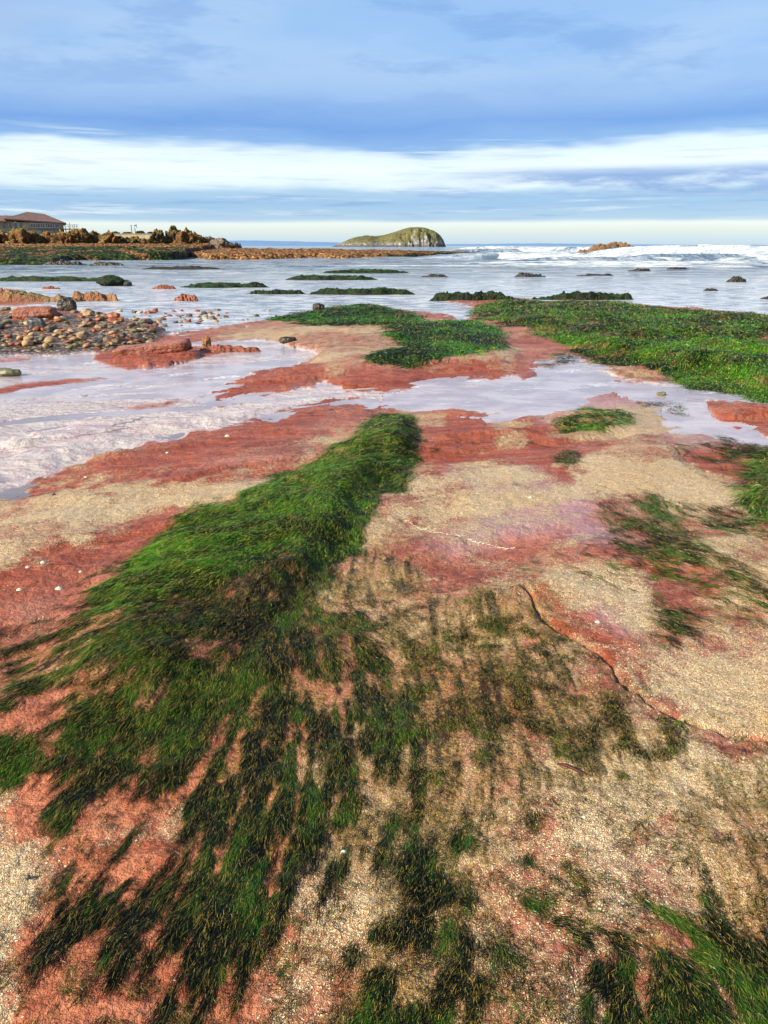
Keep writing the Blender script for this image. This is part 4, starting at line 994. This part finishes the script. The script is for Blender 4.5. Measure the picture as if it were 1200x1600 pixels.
for q in [(356, 687, 10, 'cream limpet shell on the deep red band left of the weed ridge'), (932, 992, 11, 'cream limpet on the smooth pink rock in the right middle ground'),
          (96, 940, 15, 'largest cream shell on the pink rock at the left edge'), (35, 943, 12, 'cream shell at the left edge beside the largest shell'), (72, 905, 11, 'cream shell uphill of the largest shell at the left edge'),
          (48, 912, 9, 'small cream shell nearest the left edge of the pink rock'), (130, 918, 8, 'small shell right of the left edge shells'), (262, 712, 7, 'tiny shell on the red band near the left pool'), (135, 750, 7, 'tiny shell at the lower end of the red band'),
          (538, 1352, 16, 'big yellowish shell among barnacles at bottom centre'), (910, 1302, 10, 'yellow shell on the barnacled rock at lower right'),
          (828, 792, 8, 'small pale shell on the damp lilac patch')]: limpet(*q)

# white shell line in the crack
m_line = simple_mat('shell_grit', (.74, .66, .50), (.60, .52, .38), 80, .7)
pts = [(604,815),(625,822),(648,833),(668,842),(700,850),(728,856),(742,862),(762,864),(790,870),(806,868)]
bm = bmesh.new(); prevv = None
for i in range(len(pts)-1):
    for k in range(12):
        f = k/12; px = pts[i][0]*(1-f)+pts[i+1][0]*f; py = pts[i][1]*(1-f)+pts[i+1][1]*f
        if mnoise.noise(Vector((px*.06, 0, 0))) < -.28: continue
        x, y = ground_pt(px+random.uniform(-1, 1), py+random.uniform(-.8, .8)); z = float(hsample(np.array([x]), np.array([y]))[0])
        r = random.uniform(.002, .0055); R = bmesh.ops.create_icosphere(bm, subdivisions=1, radius=r)
        for v in R['verts']: v.co = Vector((x+v.co.x*1.6, y+v.co.y*1.1, z+.002+v.co.z*.5))
me = bpy.data.meshes.new('shell_grit'); bm.to_mesh(me); bm.free(); me.materials.append(m_line)
o = bpy.data.objects.new('shell_grit', me); COL.objects.link(o); setp(o, 'thin broken line of cream shell grit along a crack in the pink rock', 'shell grit', kind='stuff')

# dark red drifted weed frond
M['frond'] = simple_mat('dark_red_weed', (.10, .015, .012), (.05, .01, .01), 40, .35)
cd = bpy.data.curves.new('weed_frond', 'CURVE'); cd.dimensions = '3D'; cd.bevel_depth = .0048; cd.bevel_resolution = 2
sp = cd.splines.new('POLY'); pp = [(868,1217),(880,1219),(892,1224),(904,1229),(917,1234)]; sp.points.add(4)
for i, (px, py) in enumerate(pp):
    x, y = ground_pt(px, py); z = float(hsample(np.array([x]), np.array([y]))[0]); sp.points[i].co = (x, y, z+.005, 1); sp.points[i].radius = [.6, 1.1, 1, .9, .3][i]
cd.materials.append(M['frond'])
tmp = bpy.data.objects.new('tmp', cd); COL.objects.link(tmp); me = bpy.data.meshes.new_from_object(tmp); bpy.data.objects.remove(tmp); me.name = 'weed_frond'
if not me.materials: me.materials.append(M['frond'])
o = bpy.data.objects.new('weed_frond', me); COL.objects.link(o); setp(o, 'single dark red weed frond lying on pale barnacles at lower right', 'seaweed')

# ------------------------------------------------------------------ SEAWEED STRANDS
m_weed, t = new_mat('gutweed')
cat_ = t.attr('col'); 
t.principled(cat_.outputs['Color'], .28, None, .16)
def weed(name, patches, n_cl, per, L, wdt, spread, lift, pal, label, seed, noise_thr=.42, fan=.22, z_off=.0012, group=None, soft=30, dw=.5, gold=.12, shift=0.0, sw=.65, fq=5):
    """patches: (outline, density). Clumps of curved ribbons lying on the rock along the flow."""
    r = np.random.default_rng(seed)
    fs = [(sdf(p), d) for p, d in patches]
    allp = np.concatenate([np.array(p, float) for p, _ in patches]); lo = allp.min(0)-10; hi = allp.max(0)+10
    lo = np.maximum(lo, [-330, 440]); hi = np.minimum(hi, [1500, 1800])
    PXs = []; PYs = []; got = 0
    for _ in range(60):
        px = r.uniform(lo[0], hi[0], n_cl*2); py = r.uniform(lo[1], hi[1], n_cl*2)
        qx, qy = warp(px, py); k = np.clip((py-384)/500, .15, 1)
        d = np.zeros_like(px)
        for f, dd in fs: d = np.maximum(d, dd*sstep(-soft*k, soft*k, samp(f, qx, qy)))
        fl = flow(px, py)
        al = px*fl[:, 0]+py*fl[:, 1]; ac = -px*fl[:, 1]+py*fl[:, 0]
        gx_, gy_ = ground_pt(px, py)
        ok = (d > .03) & (r.uniform(size=len(px)) < np.clip(d*1.5, 0, 1))
        px = px[ok]; py = py[ok]; d = d[ok]; gx_ = gx_[ok]; gy_ = gy_[ok]
        nn = streaks(gx_, gy_, px, py, 900)*sw+(1-sw)*(fbm(gx_*fq+seed, gy_*fq, 4, 700+seed)*1.8-.4)
        ok = r.uniform(size=len(px)) < sstep(noise_thr-.05, noise_thr+.05, nn+(d-.5)*dw)
        PXs.append(px[ok]); PYs.append(py[ok]); got += ok.sum()
        if got > n_cl: break
    px = np.concatenate(PXs)[:n_cl]; py = np.concatenate(PYs)[:n_cl]; n = len(px)
    x, y = ground_pt(px, py)
    hgt_ = hsample(x, y)
    x, y = ground_pt(px, py, np.clip(hgt_, 0, .3))
    N_ = n*per
    tone = .45*fbm(x*2.6+seed, y*2.6, 4, 800+seed)+.55*(.5+(streaks(x, y, px, py, 940)-.5)*.6)+(fbm(x*.7+seed, y*1.1, 3, 870+seed)-.5)*.9*sstep(6, 12, y)                  # patchy tone
    ctone = r.uniform(size=n)
    cl = np.repeat(np.arange(n), per)
    sx = x[cl]+r.normal(size=N_)*spread*np.maximum(1, y[cl]/3.2); sy = y[cl]+r.normal(size=N_)*spread*np.maximum(1, y[cl]/3.2)
    size = np.maximum(1, y[cl]/3.0)**.85
    fl = flow(px, py)[cl]
    e = 2.0; gx2, gy2 = ground_pt(px[cl]+fl[:, 0]*e, py[cl]+fl[:, 1]*e); gx1, gy1 = ground_pt(px[cl], py[cl])
    dr = np.stack([gx2-gx1, gy2-gy1], 1)
    dr /= np.linalg.norm(dr, axis=1)[:, None]
    # far strands: soften the foreshortened along-view direction
    ang = np.arctan2(dr[:, 1], dr[:, 0])+np.repeat(r.normal(size=n)*fan*.6, per)+r.normal(size=N_)*fan
    curl = np.repeat(r.normal(size=n)*.10, per)+r.normal(size=N_)*.12
    Ls = L*size*np.repeat(r.uniform(.6, 1.35, n), per)*r.uniform(.6, 1.15, N_)
    ws = wdt*size*r.uniform(.55, 1.3, N_)
    gm_ = (np.repeat(ctone, per)+r.normal(size=N_)*.15 > 1.0-gold) | (r.uniform(size=N_) > 1-gold*.35)
    ws = np.where(gm_, ws*.65, ws)*.85; Ls = np.where(gm_, Ls*.55, Ls)
    lf = lift*size*np.abs(r.normal(size=N_))
    NS = 4
    pts_ = np.zeros((N_, NS+1, 3)); cxx, cyy = sx.copy(), sy.copy(); ax = ang.copy(); angs = [ax.copy()]
    pts_[:, 0, 0] = cxx; pts_[:, 0, 1] = cyy
    for k in range(NS):
        cxx = cxx+np.cos(ax)*Ls/NS; cyy = cyy+np.sin(ax)*Ls/NS; ax = ax+curl+r.normal(size=N_)*.10
        pts_[:, k+1, 0] = cxx; pts_[:, k+1, 1] = cyy; angs.append(ax.copy())
    hz_ = hsample(pts_[:, :, 0].ravel(), pts_[:, :, 1].ravel()).reshape(N_, NS+1)
    arc = np.array([.0, .8, 1, .6, .2])
    pts_[:, :, 2] = np.maximum(hz_, -.002)+z_off+arc[None]*lf[:, None]+r.uniform(0, 1, N_)[:, None]*z_off*2
    wp = np.array([.7, 1, .9, .65, .12])
    tilt = r.normal(size=N_)*.5
    perp = np.stack([-np.sin(np.array(angs).T)*np.cos(tilt)[:, None], np.cos(np.array(angs).T)*np.cos(tilt)[:, None], np.repeat(np.sin(tilt)[:, None], NS+1, 1)], -1)
    L_ = pts_-perp*(ws[:, None]*wp[None])[:, :, None]*.5; R_ = pts_+perp*(ws[:, None]*wp[None])[:, :, None]*.5
    V2 = np.stack([L_, R_], 2).reshape(-1, 3)
    base = (np.arange(N_)*(NS+1)*2)[:, None]; seg = (np.arange(NS)*2)[None]
    b0 = base+seg
    Q = np.stack([b0, b0+1, b0+3, b0+2], -1).reshape(-1, 4)
    # colour of each strand
    pl = np.array(pal); # rows: black-green, deep green, bright green, gold (sun glints put in as colour), olive
    tcl = tone[cl]+np.repeat(r.normal(size=n)*.07, per)+r.normal(size=N_)*.04+(np.repeat(fbm(x*16, y*16, 3, 850+seed), per)-.5)*.5
    tcl = tcl+shift
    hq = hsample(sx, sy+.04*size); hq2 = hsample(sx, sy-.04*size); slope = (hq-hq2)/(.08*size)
    tcl = tcl-.16*sstep(.25, .7, slope)  # steep front faces: shade painted into the strands, along with darker hanging weed
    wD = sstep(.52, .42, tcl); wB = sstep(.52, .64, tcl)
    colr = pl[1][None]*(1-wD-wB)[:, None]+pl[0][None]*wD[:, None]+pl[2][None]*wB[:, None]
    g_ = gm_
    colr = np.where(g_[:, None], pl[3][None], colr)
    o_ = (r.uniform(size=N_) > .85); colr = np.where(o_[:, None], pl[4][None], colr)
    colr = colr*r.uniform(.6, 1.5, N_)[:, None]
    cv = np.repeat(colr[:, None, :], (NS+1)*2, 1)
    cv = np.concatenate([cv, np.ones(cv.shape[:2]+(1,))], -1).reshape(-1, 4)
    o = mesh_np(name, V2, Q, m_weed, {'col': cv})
    setp(o, label, 'seaweed', group, 'stuff'); return o

PAL_B = [(.005, .018, .003), (.022, .09, .005), (.075, .24, .010), (.42, .38, .06), (.14, .17, .02)]
PAL_D = [(.003, .005, .002), (.008, .024, .004), (.036, .105, .007), (.34, .24, .05), (.12, .095, .022)]
PAL_F = [(.003, .012, .003), (.020, .085, .005), (.06, .21, .010), (.36, .36, .05), (.05, .10, .010)]
R1_ = [(590,652),(640,648),(658,680),(662,725),(640,762),(600,772),(562,820),(545,855),(500,860),(440,850),(400,890),(330,910),(230,940),(165,955),(150,925),(220,880),(250,850),(280,815),(340,790),(420,760),(440,735),(520,708),(570,670)]
R2_ = [(150,930),(330,890),(450,840),(525,860),(505,930),(590,960),(580,1030),(470,1060),(400,1080),(350,1140),(250,1170),(130,1180),(85,1130),(100,1080),(20,1080),(20,1030),(90,990)]
R3_ = [(380,1080),(480,1060),(640,1080),(670,1150),(640,1220),(520,1230),(480,1300),(420,1400),(370,1460),(330,1490),(210,1450),(140,1420),(220,1370),(280,1320),(300,1250),(340,1180)]
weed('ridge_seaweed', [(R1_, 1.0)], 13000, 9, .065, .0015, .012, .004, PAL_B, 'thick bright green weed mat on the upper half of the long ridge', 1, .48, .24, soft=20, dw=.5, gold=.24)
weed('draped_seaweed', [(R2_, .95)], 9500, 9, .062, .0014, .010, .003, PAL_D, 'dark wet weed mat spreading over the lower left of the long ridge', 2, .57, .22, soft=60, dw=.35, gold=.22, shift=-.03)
weed('streaming_seaweed', [(R3_, .8), ([(80,1180),(330,1150),(310,1230),(200,1300),(90,1260)], .42), ([(90,1330),(300,1300),(420,1400),(385,1500),(210,1560),(80,1480)], .45),
     ([(480,1040),(640,1080),(600,1300),(500,1300)], .5)], 8500, 8, .055, .0013, .006, .0022, PAL_D, 'combed out dark green weed streaming down the salmon rock at lower left', 3, .64, .14, soft=80, dw=.4, gold=.16, shift=-.05)
weed('sparse_seaweed', [([(500,900),(700,920),(850,960),(960,1060),(1060,1150),(1040,1200),(900,1200),(800,1180),(700,1250),(620,1300),(540,1250),(650,1150),(560,1000)], .40),
     ([(740,940),(790,945),(842,985),(830,1010),(780,990),(740,960)], .85), ([(880,1080),(960,1090),(1000,1150),(960,1165),(900,1130)], .8), ([(995,1100),(1040,1115),(1060,1165),(1020,1165)], .85)],
     5500, 6, .030, .0013, .009, .003, PAL_D, 'scattered short tufts of weed among barnacles in the centre', 4, .50, .40, soft=60, gold=.3, shift=-.05, sw=.22, fq=17)
weed('lower_seaweed', [([(640,1300),(740,1310),(720,1400),(660,1440),(600,1600),(560,1650),(620,1420)], .62), ([(560,1480),(700,1430),(760,1700),(500,1750)], .45), ([(760,1250),(900,1280),(860,1480),(780,1500)], .28)],
     2600, 6, .04, .0014, .008, .003, PAL_D, 'small dark weed tufts along the bottom centre edge', 5, .56, .25, sw=.4, fq=13, soft=70, dw=.4, gold=.1, shift=-.06)
weed('stray_seaweed', [([(-100,1000),(150,950),(600,900),(850,940),(1060,1120),(1260,1160),(1260,1700),(-100,1700),(-100,1500),(60,1450),(90,1250),(0,1150)], .55)], 22000, 3, .024, .0011, .006, .0015, PAL_D, 'single dark hairs of weed strewn over the barnacled rock in the foreground', 14, .50, .7, soft=80, dw=.3, gold=.3, shift=-.08, sw=.2, fq=22)
weed('fringe_seaweed', [([(60,1150),(330,1130),(640,1180),(560,1350),(440,1480),(380,1640),(100,1640),(60,1400)], .7)], 5000, 5, .055, .0012, .005, .002, PAL_D, 'fine dark parallel wisps fanning off the lower edge of the weed on salmon rock', 15, .66, .10, soft=60, dw=.4, gold=.06, shift=-.12)
weed('corner_seaweed', [([(900,1560),(950,1450),(1040,1415),(1130,1440),(1260,1500),(1260,1750),(900,1750)], .66), ([(1130,1235),(1300,1220),(1300,1560),(1180,1420),(1090,1350)], .45), ([(870,1420),(1040,1420),(1030,1480),(900,1460)], .8)],
     3800, 7, .045, .0014, .007, .003, PAL_D, 'fans of black green weed filling the lower right corner', 6, .66, .24, soft=70, dw=.4, gold=.1, shift=-.05)
weed('right_seaweed', [([(930,785),(1010,765),(1100,790),(1200,800),(1400,840),(1400,900),(1180,835),(1080,825),(1130,880),(1230,935),(1400,1000),(1200,960),(1100,930),(1020,900),(960,860),(930,820)], .62), ([(1010,935),(1085,955),(1080,1000),(1020,990)], .7),
     ([(800,880),(870,855),(960,870),(1010,900),(870,885)], .4), ([(1060,695),(1130,690),(1230,700),(1190,722),(1100,712)], .8)], 4200, 6, .055, .0015, .011, .003, PAL_D, 'trailing dark green weed across the pale rock at the right', 7, .52, .18, soft=40, gold=.12, shift=-.05)
weed('tuft_seaweed', [([(1165,745),(1195,705),(1420,690),(1420,850),(1190,815),(1160,790)], 1.0)], 2200, 9, .09, .0020, .018, .012, PAL_B, 'dense green tuft of weed cut by the right edge of the view', 8, .2, .35, soft=12)
weed('patch_seaweed', [([(868,662),(900,640),(980,648),(988,662),(920,674),(880,676)], .9)], 700, 8, .045, .0017, .013, .004, PAL_B, 'oval green weed patch just below the big wet hollow', 9, .40, .35, soft=12)
weed('wisp_seaweed', [([(862,712),(886,698),(906,712),(908,724),(880,722)], .8), ([(990,630),(1060,628),(1075,645),(1000,648)], .4), ([(820,562),(880,552),(915,562),(850,576)], .4), ([(660,695),(690,692),(685,710)], .5)], 500, 6, .035, .0015, .010, .003, PAL_D, 'small olive wisps of weed on the pink rock between the pools', 10, .42, .4, soft=12)
weed('edge_seaweed', [([(-200,1160),(40,1140),(62,1168),(20,1215),(-200,1250)], .9), ([(-100,1095),(0,1095),(18,1108),(-100,1120)], .8), ([(-60,990),(10,985),(12,1015),(-60,1020)], .8)], 1500, 8, .05, .0016, .010, .003, PAL_D, 'dark weed clump on the salmon rock at the left edge', 11, .42, .3, soft=20)
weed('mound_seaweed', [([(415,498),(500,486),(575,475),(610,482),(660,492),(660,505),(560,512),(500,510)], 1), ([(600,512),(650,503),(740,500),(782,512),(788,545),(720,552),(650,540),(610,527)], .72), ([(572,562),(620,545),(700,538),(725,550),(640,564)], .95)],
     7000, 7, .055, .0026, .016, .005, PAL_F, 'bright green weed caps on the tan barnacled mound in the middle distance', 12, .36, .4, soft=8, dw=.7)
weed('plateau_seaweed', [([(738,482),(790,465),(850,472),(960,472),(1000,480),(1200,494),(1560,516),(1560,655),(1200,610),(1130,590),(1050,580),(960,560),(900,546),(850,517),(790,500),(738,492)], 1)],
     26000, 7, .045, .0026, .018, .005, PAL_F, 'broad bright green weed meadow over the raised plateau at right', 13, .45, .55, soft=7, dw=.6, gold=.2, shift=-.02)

for ob in list(COL.objects):
    if ob.type == 'MESH' and ob.name.startswith('tmp'): bpy.data.objects.remove(ob)
SC.render.engine = 'CYCLES'
SC.cycles.use_denoising = True
SC.cycles.max_bounces = 6; SC.cycles.transparent_max_bounces = 6
